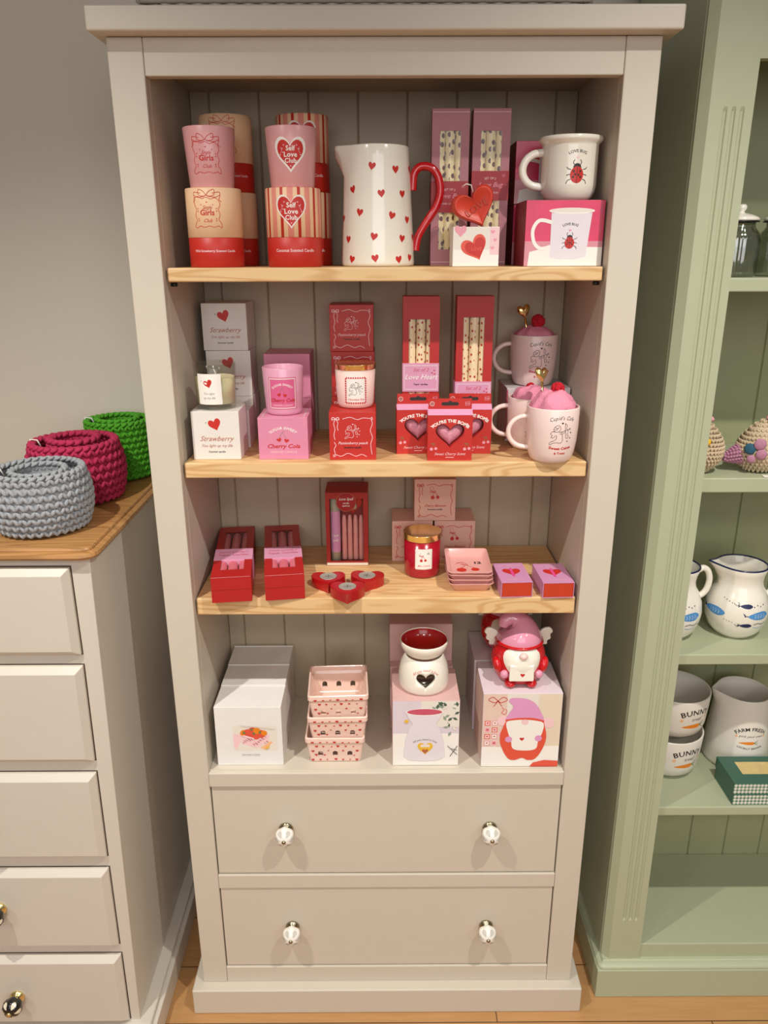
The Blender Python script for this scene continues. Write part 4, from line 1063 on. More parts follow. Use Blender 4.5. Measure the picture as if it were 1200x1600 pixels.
MB().box(-.0122, .034, -.014, .030, .002, .1450).build('card_insert', mat('insert_card', '#8E1A1C', .6), kt)
for i in range(4):
    x = -.006 + i * .0112
    MB().lathe([(0, .008), (.0048, .008), (.0052, .010), (.0046, .090), (.003, .101), (0, .103)], 16, c=(x, -.0200, 0)).build('taper_candle', mat('rose_pink_wax', '#E39A94', .4), kt)
vs = []; hb = MB(); hb.prism([(.012 + .036 * a, .1245 + .036 * q) for a, q in HP], -.031, -.0145); hh = hb.build('heart_holder', mat('lacquer_red', '#B01018', .25, coat=.3), kt)
MB().lathe([(0, 0), (.0068, 0), (.0068, .002), (.005, .0025), (0, .0018)], 20).build('tealight_cup', STEEL, hh, loc=(.014, -.0312, .1235), rot=(PI / 2, 0, 0))
p = Pr(); p.disc(0, 0, .0195, 'copper', 28); p.up(); p.disc(0, 0, .0185, 'deepred', 28); p.up(); p.text('Love Spell', 0, .004, .0052, 'white', .01, .3, wide=.9); p.text('candle', 0, -.0035, .0034, 'white', .01); p.text('spell kit', 0, -.009, .0034, 'white', .01)
p.build('round_sticker', on_front(-d / 2 - .0001, .1335, -.001), kt)
# heart tealight holders
LAC = MATS['lacquer_red']
def heart_holder(lab, loc, rz):
    t = thing('heart_tealight_holder', lab, 'candle holder', loc, rz, 'red wooden heart holders')
    b = MB(); n = len(HP); W = .0640
    prof = [(.0002, .985), (.001, 1.0), (.0185, 1.0), (.0197, .985)]
    vs = []
    for z, k in prof: vs += [(W * a * k, W * q * k, z) for a, q in HP]
    fs = [tuple(range(n)), tuple((len(prof) - 1) * n + i for i in reversed(range(n)))]
    for j in range(len(prof) - 1):
        for i in range(n): fs.append((j * n + i, j * n + (i + 1) % n, (j + 1) * n + (i + 1) % n, (j + 1) * n + i))
    b.add(vs, fs).build('heart_block', LAC, t)
    MB().lathe([(.0110, .0198), (.0158, .0198), (.0160, .0206), (.0150, .0210), (.0140, .0204), (.0130, .0186 + .0014), (0, .0199)], 36, c=(0, .006, 0)).build('metal_cup', mat('tealight_aluminium', '#B5B1A8', .4, metal=.35), t)
    b = MB(); b.tube([(-.006, .006, .0202), (.006, .006, .0202)], .0006, 6); b.tube([(0, 0, .0202), (0, .012, .0202)], .0006, 6); b.build('cup_cross', mat('dull_zinc', '#8C877D', .4, metal=1), t)
    return t
h1 = heart_holder('red wooden heart tealight holder, the left rear of the three', (.2925, .0590, Z3), .06)
clone(h1, (.3640, .0630, Z3), -.1, 'red wooden heart tealight holder, the right rear of the three', 'red wooden heart holders')
clone(h1, (.3300, .0130, Z3), .03, 'red wooden heart tealight holder nearest the shelf edge, in front of the other two', 'red wooden heart holders')
# cherry blossom boxes
BLB = mat('blush_card', '#E3B3A3', .45)
def cb_box(lab, loc):
    t = thing('candle_box', lab, 'box', loc, 0, 'blush cherry candle boxes'); carton(t, .0815, .0815, .0860, BLB)
    p = Pr(); cupid_print(p, 'red', 'black', cherries=True); p.build('front_print', on_front(-.0409, .043), t); return t
BGp = 'blush cherry candle boxes'
q1 = cb_box('blush cherry candle box, left of the lower pair behind the red jar', (.4540, .2270, Z3))
clone(q1, (.5390, .2270, Z3), 0, 'blush cherry candle box, right of the lower pair behind the trinket dishes', BGp)
clone(q1, (.4985, .2290, Z3 + .0862), 0, 'blush cherry candle box sitting across the two lower ones', BGp)
CHR = mat('cherry_red_glass', '#A81228', .18, coat=.4)
lidded('lidded_candle', 'cherry red glass candle with gold lid and cherry stamp label', (.4710, .1290, Z3), .034, 0, CHR, .0130,
    [(.0290, .0002), (.0330, .0015), (.0345, .005), (.0352, .0740)], stamp(.032, .040, 'white', True, 'Mon Cherie'), .041, .04)
# trinket dishes
DISH = mat('rose_pink_glaze', '#DFA49E', .2, coat=.35, vary=.02)
def dish(lab, loc, rz, tilt=0, art=False):
    t = thing('trinket_dish', lab, 'dish', loc, rz, 'stacked pink trinket dishes'); t.rotation_euler = (tilt, 0, rz)
    def rr(a, b, r, z, lift=0):
        out = []
        for cx, cy, a0 in ((a - r, b - r, 0), (-a + r, b - r, PI / 2), (-a + r, -b + r, PI), (a - r, -b + r, 1.5 * PI)):
            for k in range(5):
                an = a0 + PI / 2 * k / 4; x = cx + r * math.cos(an); y = cy + r * math.sin(an)
                out.append((x, y, z + lift * (abs(x) / a * abs(y) / b) ** 3))
        return out
    A, B = .0415, .0530
    rings = [rr(A * .72, B * .76, .006, .0002), rr(A * .78, B * .82, .007, .001), rr(A * .97, B * .98, .008, .0145, .003), rr(A, B, .008, .0158, .003), rr(A * .985, B * .987, .008, .0166, .003), rr(A * .955, B * .965, .008, .0158, .003), rr(A * .80, B * .84, .007, .0040), rr(A * .74, B * .78, .006, .0030)]
    n = len(rings[0]); vs = [p for r_ in rings for p in r_]; fs = [tuple(range(n)), tuple((len(rings) - 1) * n + i for i in reversed(range(n)))]
    for j in range(len(rings) - 1):
        for i in range(n): fs.append((j * n + i, j * n + (i + 1) % n, (j + 1) * n + (i + 1) % n, (j + 1) * n + i))
    MB().add(vs, fs, 0, True).build('dish_body', DISH, t)
    if art:
        p = Pr(); p.disc(-.012, -.012, .0095, 'red', 20, .008); p.disc(.014, -.010, .0080, 'red', 20, .0065); p.up()
        p.line([(-.012, -.004), (-.004, .008), (-.018, .020)], .0009, 'red'); p.line([(.014, -.004), (.002, .004), (-.004, .010)], .0009, 'copper'); p.line([(-.022, .012), (-.010, .020), (.002, .008), (-.012, .010)], .0012, 'red')
        p.line([(-.026, .026), (-.010, .034), (.006, .028), (-.008, .022), (-.024, .030)], .0006, 'palepink')
        p.text('12', .020, .014, .0085, 'black', .04, wide=1.3); p.text('Mon Cherie', 0, -.032, .0072, 'red', .01, .4)
        p.build('cherry_print', on_top(.0031), t)
    return t
d1 = dish('pink trinket dish at the bottom of the stack of four', (.5570, .0830, Z3), .02)
for k in (1, 2): clone(d1, (.5560 + .0005 * k, .0830, Z3 + .0088 * k), .02 - .03 * k, ('pink trinket dish second from the bottom of the stack', 'pink trinket dish third from the bottom of the stack')[k - 1], 'stacked pink trinket dishes')
dish('pink trinket dish with cherries and number 12, topmost of the stack', (.5545, .0830, Z3 + .0270), -.01, .06, True)
# matchboxes
def matchbox(lab, loc, rz, skew):
    t = thing('matchbox', lab, 'matchbox', loc, rz, 'lilac heart matchboxes'); w, d, h = .0570, .090, .0300
    LIL = mat('lilac_card', '#CE8FB8', .42); e = .0012
    b = MB(); b.box(-w / 2, w / 2, -d / 2, d / 2, .0002, e); b.box(-w / 2, w / 2, -d / 2, d / 2, h - e, h); b.box(-w / 2, -w / 2 + e, -d / 2, d / 2, e, h - e); b.box(w / 2 - e, w / 2, -d / 2, d / 2, e, h - e)
    b.build('sleeve', LIL, t, bevel=.0003)
    MB().box(-w / 2 + e + .0004, w / 2 - e - .0004, -d / 2 + .0006, d / 2 - .001, e + .0004, h - e - .0004).build('tray', mat('orange_red_card', '#C23A1C', .5), t, bevel=.0005)
    p = Pr(); p.heart(0, .002, .034, 'red', rings=1, flat=1.0); p.up(); p.rect(-.0026, .0026, -.018, .020, 'hot'); p.text('STRIKE WHEN READY', 0, .032, .0032, 'palepink', .01, arc=.06); p.text('MATCHES', 0, .026, .0026, 'palepink', .01); p.text('luxury long matches', 0, -.033, .0030, 'palepink', .01)
    p.build('lid_print', on_top(h), t)
    return t
matchbox('lilac matchbox with red heart, next to the trinket dishes', (.6350, .0560, Z3), .05, 0)
clone_m = matchbox('lilac matchbox with red heart, last item at the right end of its shelf', (.7105, .0530, Z3), .035, 0)

# ================================================================== LOWER SHELF
WHB = mat('plain_white_card', '#E9E6E1', .45)
def white_box(lab, loc, printed):
    t = thing('punnet_gift_box', lab, 'box', loc, 0, 'white punnet gift boxes'); carton(t, .1300, .0770, .1325, WHB)
    MB().box(-.0650, .0650, .0390, .0396, .100, .1345).build('tuck_flap', WHB, t)
    if printed:
        p = Pr(); p.rect(-.033, .053, .034, .091, 'pale', 1, 1); p.up()
        p.poly([(-.033, .046), (-.033, .072), (-.016, .072), (-.020, .052), (-.028, .036)], 'palepink'); p.poly([(.018, .040), (.030, .036), (.044, .054), (.040, .056)], 'peach'); p.up()
        p.poly([(-.018, .070), (.008, .059), (.038, .071), (.036, .055), (.012, .040), (-.016, .050)], 'palepink'); p.up()
        for u, v_, r_, c in ((-.011, .074, .008, 'orange'), (.000, .070, .009, 'coral'), (.012, .068, .008, 'coral'), (.022, .073, .009, 'coral'), (.006, .079, .009, 'coral'), (.014, .080, .007, 'orange'), (-.004, .077, .007, 'coral'), (.028, .075, .006, 'orange')): p.disc(u, v_, r_, c, 14); p.up()
        for u, v_ in ((.008, .074), (-.011, .076), (.02, .077), (.004, .083)): p.disc(u, v_, .003, 'leaf', 6)
        p.poly([(-.018, .0695), (.008, .0585), (.008, .064), (-.010, .0705)], 'palepink'); p.up()
        for k in range(26): p.heart(-.013 + (k * 7 % 26) * .0019, .0475 + (k * 5 % 9) * .0016 + abs(-.013 + (k * 7 % 26) * .0019 - .01) * .25, .0022, 'deepred')
        p.poly([(.030, .038), (.037, .042), (.036, .047), (.028, .040)], 'yellow'); p.line([(-.018, .092), (.01, .089), (.05, .084)], .0012, 'silver')
        p.text('Punnet Berry Basket', 0, .0245, .0030, 'grey', .01); p.build('front_print', on_front(-.0386, 0, .002), t)
    return t
WG = 'white punnet gift boxes'
white_box('white gift box with strawberry punnet photo, front of the row of three', (.1310, .0625, Z4 + .0002), True)
w2 = white_box('plain white gift box in the middle of the row of three', (.1300, .1450, Z4 + .0002), False)
clone(w2, (.1285, .2265, Z4 + .0002), 0, 'plain white gift box in shadow at the back of the row of three', WG)
# berry punnets
PUN = mat('pale_pink_glaze', '#EFCDBE', .2, coat=.35, vary=.01)
def punnet(lab, loc, rz):
    t = thing('berry_punnet', lab, 'punnet', loc, rz, 'stacked heart pattern berry punnets')
    A0, A1, H = .0505, .0590, .0600; r = .006
    def sq(a, z, r=r):
        out = []
        for cx, cy, a0 in ((a - r, a - r, 0), (-a + r, a - r, PI / 2), (-a + r, -a + r, PI), (a - r, -a + r, 1.5 * PI)):
            for k in range(5):
                an = a0 + PI / 2 * k / 4; out.append((cx + r * math.cos(an), cy + r * math.sin(an), z))
        return out
    th = .0040
    prof = [(A0 - .002, .0002), (A0, .002), (A0 + .004, .0300), (A0 + .0055, .0440), (A1 - .0015, .0475), (A1, .0500), (A1, .0585), (A1 - .001, H), (A1 - .003, H), (A1 - th, .0585), (A1 - th, .0490), (A0 + .0055 - th, .0440), (A0 - th, .0060), (A0 - th - .001, .0045)]
    rings = [sq(a, z) for a, z in prof]; n = 20; vs = [p for r_ in rings for p in r_]; fs = [tuple(range(n)), tuple((len(rings) - 1) * n + i for i in reversed(range(n)))]
    for j in range(len(rings) - 1):
        for i in range(n): fs.append((j * n + i, j * n + (i + 1) % n, (j + 1) * n + (i + 1) % n, (j + 1) * n + i))
    o = MB().add(vs, fs, 0, False).build('punnet_body', PUN, t)
    cs = []
    for axis in (0, 1):
        c = MB()
        for u in (-.029, 0, .029):
            arch = [(u - .0050, .0148), (u + .0050, .0148), (u + .0050, .0240), (u + .0036, .0266), (u, .0278), (u - .0036, .0266), (u - .0050, .0240)]
            c.prism(arch, -.09, .09)
        co = c.build('cutter', PUN, None, rot=(0, 0, PI / 2 * axis)); cs.append(co)
    t.location = (0, 0, 0); t.rotation_euler = (0, 0, 0); bpy.context.view_layer.update(); cut(o, cs); t.location = loc; t.rotation_euler = (0, 0, rz)
    rnd = random.Random(4)
    for side in range(4):
        p = Pr(); got = []
        for row in range(5):
            for k in range(7):
                u = -.044 + .0146 * k + .0073 * (row % 2) + rnd.uniform(-.0015, .0015); v_ = .0060 + row * .0112 + rnd.uniform(-.001, .001)
                if v_ > .055 or abs(u) > .047: continue
                if .0105 < v_ < .032 and min(abs(u), abs(u - .029), abs(u + .029)) < .0075: continue
                p.heart(u, v_, (.0062, .0046, .0034)[(row * 3 + k) % 3], 'red')
        co_, si_ = math.cos(side * PI / 2), math.sin(side * PI / 2)
        def fn(u, v, e, co_=co_, si_=si_):
            a = (A0 + (.004) * v / .03) if v < .030 else (A0 + .004 + .0015 * (v - .03) / .014 if v < .044 else (A1 if v > .05 else A0 + .0055 + (A1 - A0 - .0055) * (v - .044) / .006))
            y = -(a + e + .0003); return (u * co_ - y * si_, u * si_ + y * co_, v)
        p.build('heart_pattern', fn, t)
    return t
u_ = punnet('pale pink heart patterned punnet at the bottom of the stack', (.2985, .0840, Z4 + .0002), .0)
clone(u_, (.3035, .0835, Z4 + .0480), .02, 'pale pink heart patterned punnet in the middle of the stack', 'stacked heart pattern berry punnets')
clone(u_, (.3045, .0850, Z4 + .0955), .045, 'pale pink heart patterned punnet on top of the stack, its inside showing', 'stacked heart pattern berry punnets')
# oil burner on its box
PKB = mat('dusty_pink_card', '#D7AFAA', .5); MVB = mat('mauve_brown_card', '#9C6F6C', .5)
def burner_box(lab, loc, h, front=True, dd=.117):
    t = thing('burner_gift_box', lab, 'box', loc, 0, 'dusty pink burner gift boxes'); carton(t, .1300, dd, h, PKB)
    if front:
        p = Pr(); W, H = .0645, h - .001; p.rect(-W, W, .001, H, 'lilacwhite'); p.up(); p.rect(-W, W, .001, h * .5, 'white'); p.rect(-.010, W, h * .60, H, 'pale'); p.up()
        rnd = random.Random(2)
        for k in range(34):
            u = .012 + rnd.random() * .048; v_ = h * .48 + rnd.random() * (h * .49); a = rnd.uniform(0, PI)
            if u < .035 and v_ < h * .8: continue
            l = .006; p.poly([(u - l * math.cos(a), v_ - l * math.sin(a)), (u + .003 * math.sin(a), v_ - .003 * math.cos(a)), (u + l * math.cos(a), v_ + l * math.sin(a)), (u - .003 * math.sin(a), v_ + .003 * math.cos(a))], ('sagephoto', 'pale', 'leafphoto')[k % 3]); 
            if k % 6 == 0: p.up()
        p.up(); body = [(-.040, .022), (-.037, .060), (-.029, .088), (-.022, .096), (-.032, .112), (-.036, .125), (.036, .125), (.030, .112), (.022, .096), (.030, .086), (.037, .060), (.041, .022), (.030, .014), (0, .011), (-.030, .014)]
        k_ = h / .149; p.poly([(u - .003, v_ * k_) for u, v_ in body], 'lilacwhite2', 1, (0, .07)); p.up(); p.disc(-.003, .1235 * k_, .037, 'white', 24, .0085); p.up(); p.disc(-.003, .1240 * k_, .034, 'rose', 24, .0068); p.up()
        p.heart(-.001, .040 * k_, .030, 'yellow'); p.up(); p.rect(-.010, .008, .044 * k_, .050 * k_, 'pale'); p.heart(-.001, .034 * k_, .012, 'copper'); p.text('All you need is love', -.002, .060 * k_, .0042, 'grey', .005, .3, arc=.04)
        p.line([(.043, .046), (.062, .026)], .0012, 'black'); p.line([(.062, .046), (.048, .022)], .0012, 'black'); p.line([(.050, .040), (.062, .036)], .001, 'black'); p.disc(-.038, .103 * k_, .004, 'yellow', 10)
        p.build('front_print', on_front(-dd / 2 - .0001), t)
    return t
C['lilacwhite'] = mat('ink_lilac_white', '#DCCFD8', .4, vary=.05, bscale=25); C['lilacwhite2'] = mat('ink_lilac_shadow', '#E4DBE2', .4); C['sagephoto'] = mat('ink_sage', '#8FA08E', .4); C['leafphoto'] = mat('ink_deep_leaf', '#47604F', .4)
burner_box('dusty pink gift box with oil burner photo, under the white oil burner', (.4770, .0790, Z4 + .0002), .1480)
x = burner_box('dusty pink gift box behind the burner photo box', (.4740, .2065, Z4 + .0002), .1480, False); x['label'] = 'dusty pink gift box on the ledge directly behind the burner photo box'
x = burner_box('mauve gift box', (.4735, .2180, Z4 + .1486), .0860, False, .095); x['label'] = 'low mauve gift box lying behind the white oil burner, on top of the rear box'
ob = thing('oil_burner', 'white ceramic oil burner with heart cutout and red lined bowl', 'oil burner', (.4745, .0800, Z4 + .1484))
OP = [(.0400, .0002), (.0465, .0020), (.0498, .0080), (.0500, .0200), (.0490, .0350), (.0455, .0520), (.0400, .0650), (.0370, .0700)]
IN = [(r - .0045, z) for r, z in reversed(OP) if z > .005]
o = MB().lathe([(0, .0002)] + OP + [(.0345, .0700)] + IN[1:] + [(.042, .0050), (0, .0045)], 64).build('burner_body', WHITE_C, ob, weld=True)
c = MB(); c.prism([(.0365 * a + .0015, .0330 + .0330 * q) for a, q in HP], -.09, 0); cc = c.build('cutter', WHITE_C)
c2 = MB(); c2.prism([(.028 * math.cos(2 * PI * k / 24), .034 + .025 * math.sin(2 * PI * k / 24)) for k in range(24)], 0, .09); cc2 = c2.build('cutter', WHITE_C)
lc = tuple(ob.location); ob.location = (0, 0, 0); bpy.context.view_layer.update(); cut(o, [cc, cc2]); ob.location = lc
MB().lathe([(0, .0685), (.0290, .0700), (.0360, .0745), (.0430, .0830), (.0465, .0930), (.0475, .1010), (.0465, .1025), (.0450, .1020), (.0445, .1005)], 64).build('bowl', WHITE_C, ob)
MB().lathe([(.0446, .1008), (.0430, .0930), (.0380, .0840), (.0300, .0775), (.015, .0745), (0, .0738)], 64).build('bowl_glaze', mat('deep_red_glaze', '#B0161A', .2, coat=.4), ob, fixn=False, label='deep red glazed bowl lining')
p = Pr(); p.text('All you need is love', 0, 0, .0052, 'red', .0, .35, arc=.030, wide=.9); p.build('heart_motto', on_cyl(interp(OP), .0535, .03), ob)
MB().lathe([(0, .0052), (.0185, .0052), (.0190, .0065), (.0190, .0150), (.0180, .0152), (.0178, .0135), (0, .0135)], 28).build('tealight', STEEL, ob)
# gnome set
def gnome_box(lab, loc, front):
    t = thing('gnome_gift_box', lab, 'box', loc, 0, 'lilac white gnome gift boxes'); w, d, h = .1520, .120 if front else .127, .1655
    carton(t, w, d, h, mat('lilac_white_card', '#E2D3DA', .4))
    if front:
        p = Pr(); W = w / 2 - .0006; p.rect(-W, W, .001, h - .001, 'pale'); p.up(); p.rect(-W, W, .001, .048, 'white'); p.rect(.03, W, .048, h - .001, 'creamphoto'); p.rect(-W, -.030, .046, h - .001, 'peachphoto'); p.up()
        for i, (u, v_) in enumerate(((-.066, .10), (-.052, .10), (-.066, .085), (-.052, .085), (-.052, .070), (-.038, .075), (-.066, .07), (-.066, .055), (-.052, .055))):
            p.rect(u - .0055, u + .0055, v_ - .0055, v_ + .0055, ('coral', 'pink', 'palepink')[i % 3]); p.up(); p.rect(u - .004, u + .004, v_ - .004, v_ + .004, ('palepink', 'white', 'pink')[i % 3]); p.heart(u, v_, .004, 'red'); p.L -= 1
        p.up(); p.up()
        for sx in (-1, 1): p.line([(-.048, .150), (-.048 + sx * .010, .158), (-.048 + sx * .018, .152), (-.048 + sx * .006, .146), (-.048, .150), (-.048 + sx * .008, .138)], .0012, 'red', 4)
        p.line([(-.040, .136), (-.036, .130), (-.040, .124), (-.033, .120), (-.030, .128), (-.034, .132)], .0011, 'coral')
        p.disc(.052, .100, .011, 'palepink', 16)
        # gnome in the picture
        p.up(); p.disc(-.036, .106, .012, 'palepink', 14); p.disc(.048, .102, .010, 'palepink', 14)
        p.up(); p.poly(crm([(-.022, .110), (-.037, .088), (-.041, .062), (-.033, .036), (-.022, .019), (-.010, .016), (.004, .021), (.016, .016), (.030, .019), (.042, .038), (.049, .064), (.046, .088), (.034, .110)], 5, True), 'coral', 1, (.005, .06)); p.up()
        p.poly(crm([(-.030, .102), (-.026, .080), (-.019, .060), (-.014, .042), (.010, .038), (.030, .042), (.034, .060), (.041, .080), (.042, .100), (.026, .106), (.006, .108), (-.016, .107)], 4, True), 'white', 1, (.005, .07)); p.up()
        p.poly(crm([(-.032, .108), (-.026, .122), (-.018, .138), (-.027, .149), (-.021, .156), (.004, .155), (.022, .146), (.034, .128), (.042, .106), (.022, .111), (.004, .112), (-.016, .110)], 4, True), 'lilac', 1, (.005, .13)); p.line([(-.032, .1065), (-.014, .110), (.006, .111), (.024, .110), (.043, .1045)], .0032, 'coral'); p.up()
        p.disc(.006, .103, .007, 'palepink', 14, .006); p.heart(.002, .064, .0085, 'red'); p.disc(-.024, .064, .007, 'lilac', 12); p.disc(.034, .066, .007, 'lilac', 12)
        p.poly([(.020, .001), (.026, .010), (.048, .016), (W, .014), (W, .001)], 'coral')
        p.build('front_print', on_front(-d / 2 - .0001), t)
        q = Pr(); q.rect(-.055, .055, .004, .160, 'peachphoto'); q.build('side_print', lambda u, v, e: (-w / 2 - e, -u, v), t)
    return t
C['creamphoto'] = mat('ink_cream_photo', '#E3D3BC', .4, vary=.06, bscale=20); C['peachphoto'] = mat('ink_peach_photo', '#E2C6B8', .4, vary=.08, bscale=30)
gnome_box('lilac white gift box with gnome jar photo, under the front gnome jar', (.6620, .0755, Z4 + .0002), True)
gnome_box('lilac white gift box in shadow behind the gnome photo box', (.6590, .2055, Z4 + .0002), False)
def gnome(lab, loc):
    t = thing('gnome_jar', lab, 'ornament', loc, 0, 'ceramic gnome jars')
    BP = [(.0350, .0010), (.0420, .0060), (.0480, .0180), (.0520, .0340), (.0530, .0480), (.0510, .0620), (.0465, .0740), (.0425, .0800)]
    f = interp(BP)
    def el(a, r_): return 1
    MB().lathe([(0, .0010)] + BP + [(0, .0805)], 56).build('body', RED_C, t)
    # beard patch wraps the front
    def patch(pts, off, th, rings=5, ctr=None):
        p = Pr(); p.poly(crm(pts, 4, True), 'x', rings, ctr); vs, fs, _, _ = p.it[0]
        out = []; n = len(pts) * 4
        for i, (u, v) in enumerate(vs):
            ringi = 0 if i == 0 else (i - 1) // n + 1; e = off + th * (1 - (ringi / rings) ** 4)
            r_ = f(max(.001, min(.08, v))) + e; a = u / .052; out.append((r_ * math.sin(a), -r_ * math.cos(a), v))
        return MB().add(out, fs, 0, True)
    patch([(-.040, .078), (-.044, .066), (-.038, .050), (-.030, .038), (-.022, .028), (0, .026), (.022, .028), (.030, .038), (.038, .050), (.044, .066), (.040, .078), (.018, .082), (0, .083), (-.018, .082)], -.0006, .0035, 5, (0, .055)).build('beard', WHITE_C, t, fixn=False)
    e = MB().box(-.0260, .0210, -.0030, .0030, 0, .0330); eo = e.build('letter', WHITE_C, t, loc=(.001, -.0530, .0200), rot=(-.06, 0, .0), bevel=.002, seg=3, label='white letter with red heart seal')
    p = Pr(); p.heart(-.001, .013, .0085, 'red'); p.line([(-.024, .030), (-.012, .0265), (-.001, .024), (.010, .0265), (.019, .030)], .0004, 'pale'); p.build('heart_seal', on_front(-.0031), eo)
    for sx in (-1, 1):
        MB().ell((sx * .0330, -.0435, .0295), (.0085, .0075, .0085), 0, 16, 10).build('hand', PINK_C, t)
        MB().ell((sx * .0430, -.0250, .0390), (.0100, .0150, .0190), 0, 16, 10, Matrix.Rotation(sx * .35, 3, 'Y')).build('sleeve', RED_C, t)
        MB().ell((sx * .0205, -.0400, .0085), (.0110, .0130, .0083), 0, 16, 10).build('foot', RED_C, t)
    MB().ell((.0005, -.0515, .0715), (.0085, .0070, .0070), 0, 18, 12).build('nose', BLUSH_C, t)
    # hat lid: red rim, pink hat bending over to the left
    MB().lathe([(.040, .0795), (.0450, .0800), (.0475, .0825), (.0465, .0850), (.0435, .0860), (0, .0860)], 56, rad=lambda a, z: 1).build('hat_rim', RED_C, t)
    sp = crm([(0, 0, .0850), (0, -.001, .0930), (-.001, .000, .1040), (-.005, .002, .1150), (-.012, .003, .1230), (-.023, .001, .1255), (-.031, -.004, .1190), (-.034, -.008, .1110)], 4)
    rad_ = [interp([(.0445, 0), (.0430, .12), (.0375, .26), (.0300, .40), (.0225, .55), (.0165, .70), (.0125, .85), (.0070, 1)])(k / (len(sp) - 1)) for k in range(len(sp))]
    MB().tube(sp, rad_, 28).build('hat', PINK_C, t)
    for sx in (-1, 1):
        wg = []
        for a, b in ((0, 0), (.010, .016), (.024, .020), (.030, .012), (.026, .006), (.027, -.002), (.021, -.006), (.021, -.013), (.013, -.014), (.010, -.020), (.003, -.014), (-.002, -.006)): wg.append((sx * (.034 + a * 1.1), .081 + b * 1.1))
        pts = crm(wg, 3, True); MB().prism(pts, .006, .0125).build('wing', WHITE_C, t, bevel=.002, seg=2)
    return t
gnome('red ceramic gnome jar with pink hat and white letter on the front gnome box', (.6600, .0800, Z4 + .1659))
clone([o for o in COL.objects if o.name == 'gnome_jar'][0], (.6545, .2080, Z4 + .1659), 0, 'red and white gnome jar in shadow behind the front gnome, hidden under the shelf', 'ceramic gnome jars')

# ================================================================== GREEN BOOKCASE GOODS
G1, G2_, G3_, G4_ = 1.533, 1.194, .8425, .488
RGL = glassy('grey_ribbed_glass', '#E6E8E0', .30, .08)
def jar(lab, loc):
    t = thing('glass_storage_jar', lab, 'jar', loc, 0, 'ribbed glass jars with white lids'); n = 96
    rad = lambda a, z: 1 + (.018 * math.cos(24 * a) if .006 < z < .070 else 0)
    MB().lathe([(0, .0003), (.030, .0003), (.0330, .003), (.0345, .010), (.0345, .060), (.0320, .070), (.0260, .0770), (.0245, .0800), (.0245, .0860), (.0235, .0860), (.0235, .078), (.030, .069), (.0328, .059), (.0328, .006), (0, .005)], n, rad=rad).build('glass_body', RGL, t)
    MB().lathe([(.0235, .0862), (.0300, .0866), (.0305, .0880), (.0250, .0885)], 36).build('seal_ring', BLACK, t)
    MB().lathe([(.020, .0880), (.0290, .0887), (.0300, .0910), (.0280, .0940), (.0180, .0985), (.0060, .1010), (.0045, .1030), (.0075, .1070), (.0080, .1105), (.0060, .1140), (0, .1150)], 36).build('lid', WHITE_C, t)
    return t
j1 = jar('ribbed glass jar with white knobbed lid on the top green shelf, nearest the stile', (.9905, .100, G1))
clone(j1, (1.0640, .105, G1), 0, 'ribbed glass jar at the right picture edge on the top green shelf', 'ribbed glass jars with white lids')
# crochet birds
YB_ = mat('oat_yarn', '#C9B495', .9, vary=.18, bump=.5, bscale=300); YP = mat('dusty_rose_yarn', '#B47C95', .9, vary=.15, bump=.5, bscale=300); YT = mat('teal_yarn', '#2C5A70', .9, vary=.15, bump=.5, bscale=300)
def bird(lab, loc, rz):
    t = thing('crochet_bird', lab, 'toy', loc, rz, 'crochet birds')
    b = MB()
    def R(k): return .0460 * math.sin(PI * min(1, k * .88 + .10)) ** .75 * (1 - .22 * k)
    rows = 13; H = .092
    for r_ in range(rows):
        k = (r_ + .5) / rows; z = .003 + H * k; rr = R(k); n = max(8, int(2 * PI * rr / .0070))
        cx = .006 * (k - .3)
        for i in range(n):
            a = 2 * PI * i / n
            for sg in (-1, 1):
                aa = a + sg * .8 / n
                x = rr * math.cos(aa) * 1.05 + cx; y = rr * math.sin(aa) * .92
                b.ell((x, y, z), (.0022, .0024, .0047), 0, 6, 4, Matrix.Rotation(aa, 3, 'Z') @ Matrix.Rotation(sg * -.45, 3, 'X'))
    core = [(0, .003)] + [(R(k / 12) - .0012, .003 + H * k / 12) for k in range(1, 12)] + [(0, .003 + H)]
    b.lathe([(r_ * .97, z) for r_, z in core], 28, c=(.001, 0, 0)); b.build('crochet_body', YB_, t)
    # tail cone to the left with scalloped patches
    b = MB(); 
    for i in range(9):
        k = i / 8; x = -.030 - .034 * k; rr = .022 * (1 - k * .72); z = .036 - .010 * k; n = max(7, int(2 * PI * rr / .006))
        for j in range(n):
            a = 2 * PI * j / n; b.ell((x, rr * math.cos(a) * .9, z + rr * math.sin(a)), (.0034, .0028, .0026), 0, 6, 4)
    b.tube([(-.028, 0, .037), (-.062, 0, .026)], [.020, .005], 12); b.build('tail', YP, t)
    for (x, z, r_, m) in ((-.020, .058, .0105, YP), (-.016, .040, .0095, YP), (-.033, .048, .0100, YT), (-.030, .030, .0075, YP)):
        d_ = MB(); y0 = -math.sqrt(max(0, 1 - (x / .046) ** 2)) * .038 - .001
        d_.ell((x, y0 - .001, z), (r_, .0035, r_), 0, 14, 8, Matrix.Rotation(-.55 if x < -.02 else -.3, 3, 'Z')); d_.build('wing_patch', m, t)
    MB().lathe([(0, 0), (.0072, 0), (.0078, .0015), (.0060, .006), (0, .0075)], 14, c=(0, 0, 0)).build('beak', mat('yellow_felt', '#E8B400', .8), t, loc=(.026, -.034, .064), rot=(PI / 2 - .1, 0, .55))
    MB().ell((.002, -.0345, .0745), (.0050, .0022, .0036), 0, 12, 8).build('eye', BLACK, t)
    MB().ell((.012, -.002, .0985), (.0115, .006, .0060), 0, 14, 8).build('comb', mat('pink_felt', '#D89AA0', .9), t)
    MB().box(-.004, .024, -.046, -.032, .0006, .0012).build('price_tag', C['white'], t, rot=(0, 0, -.1))
    return t
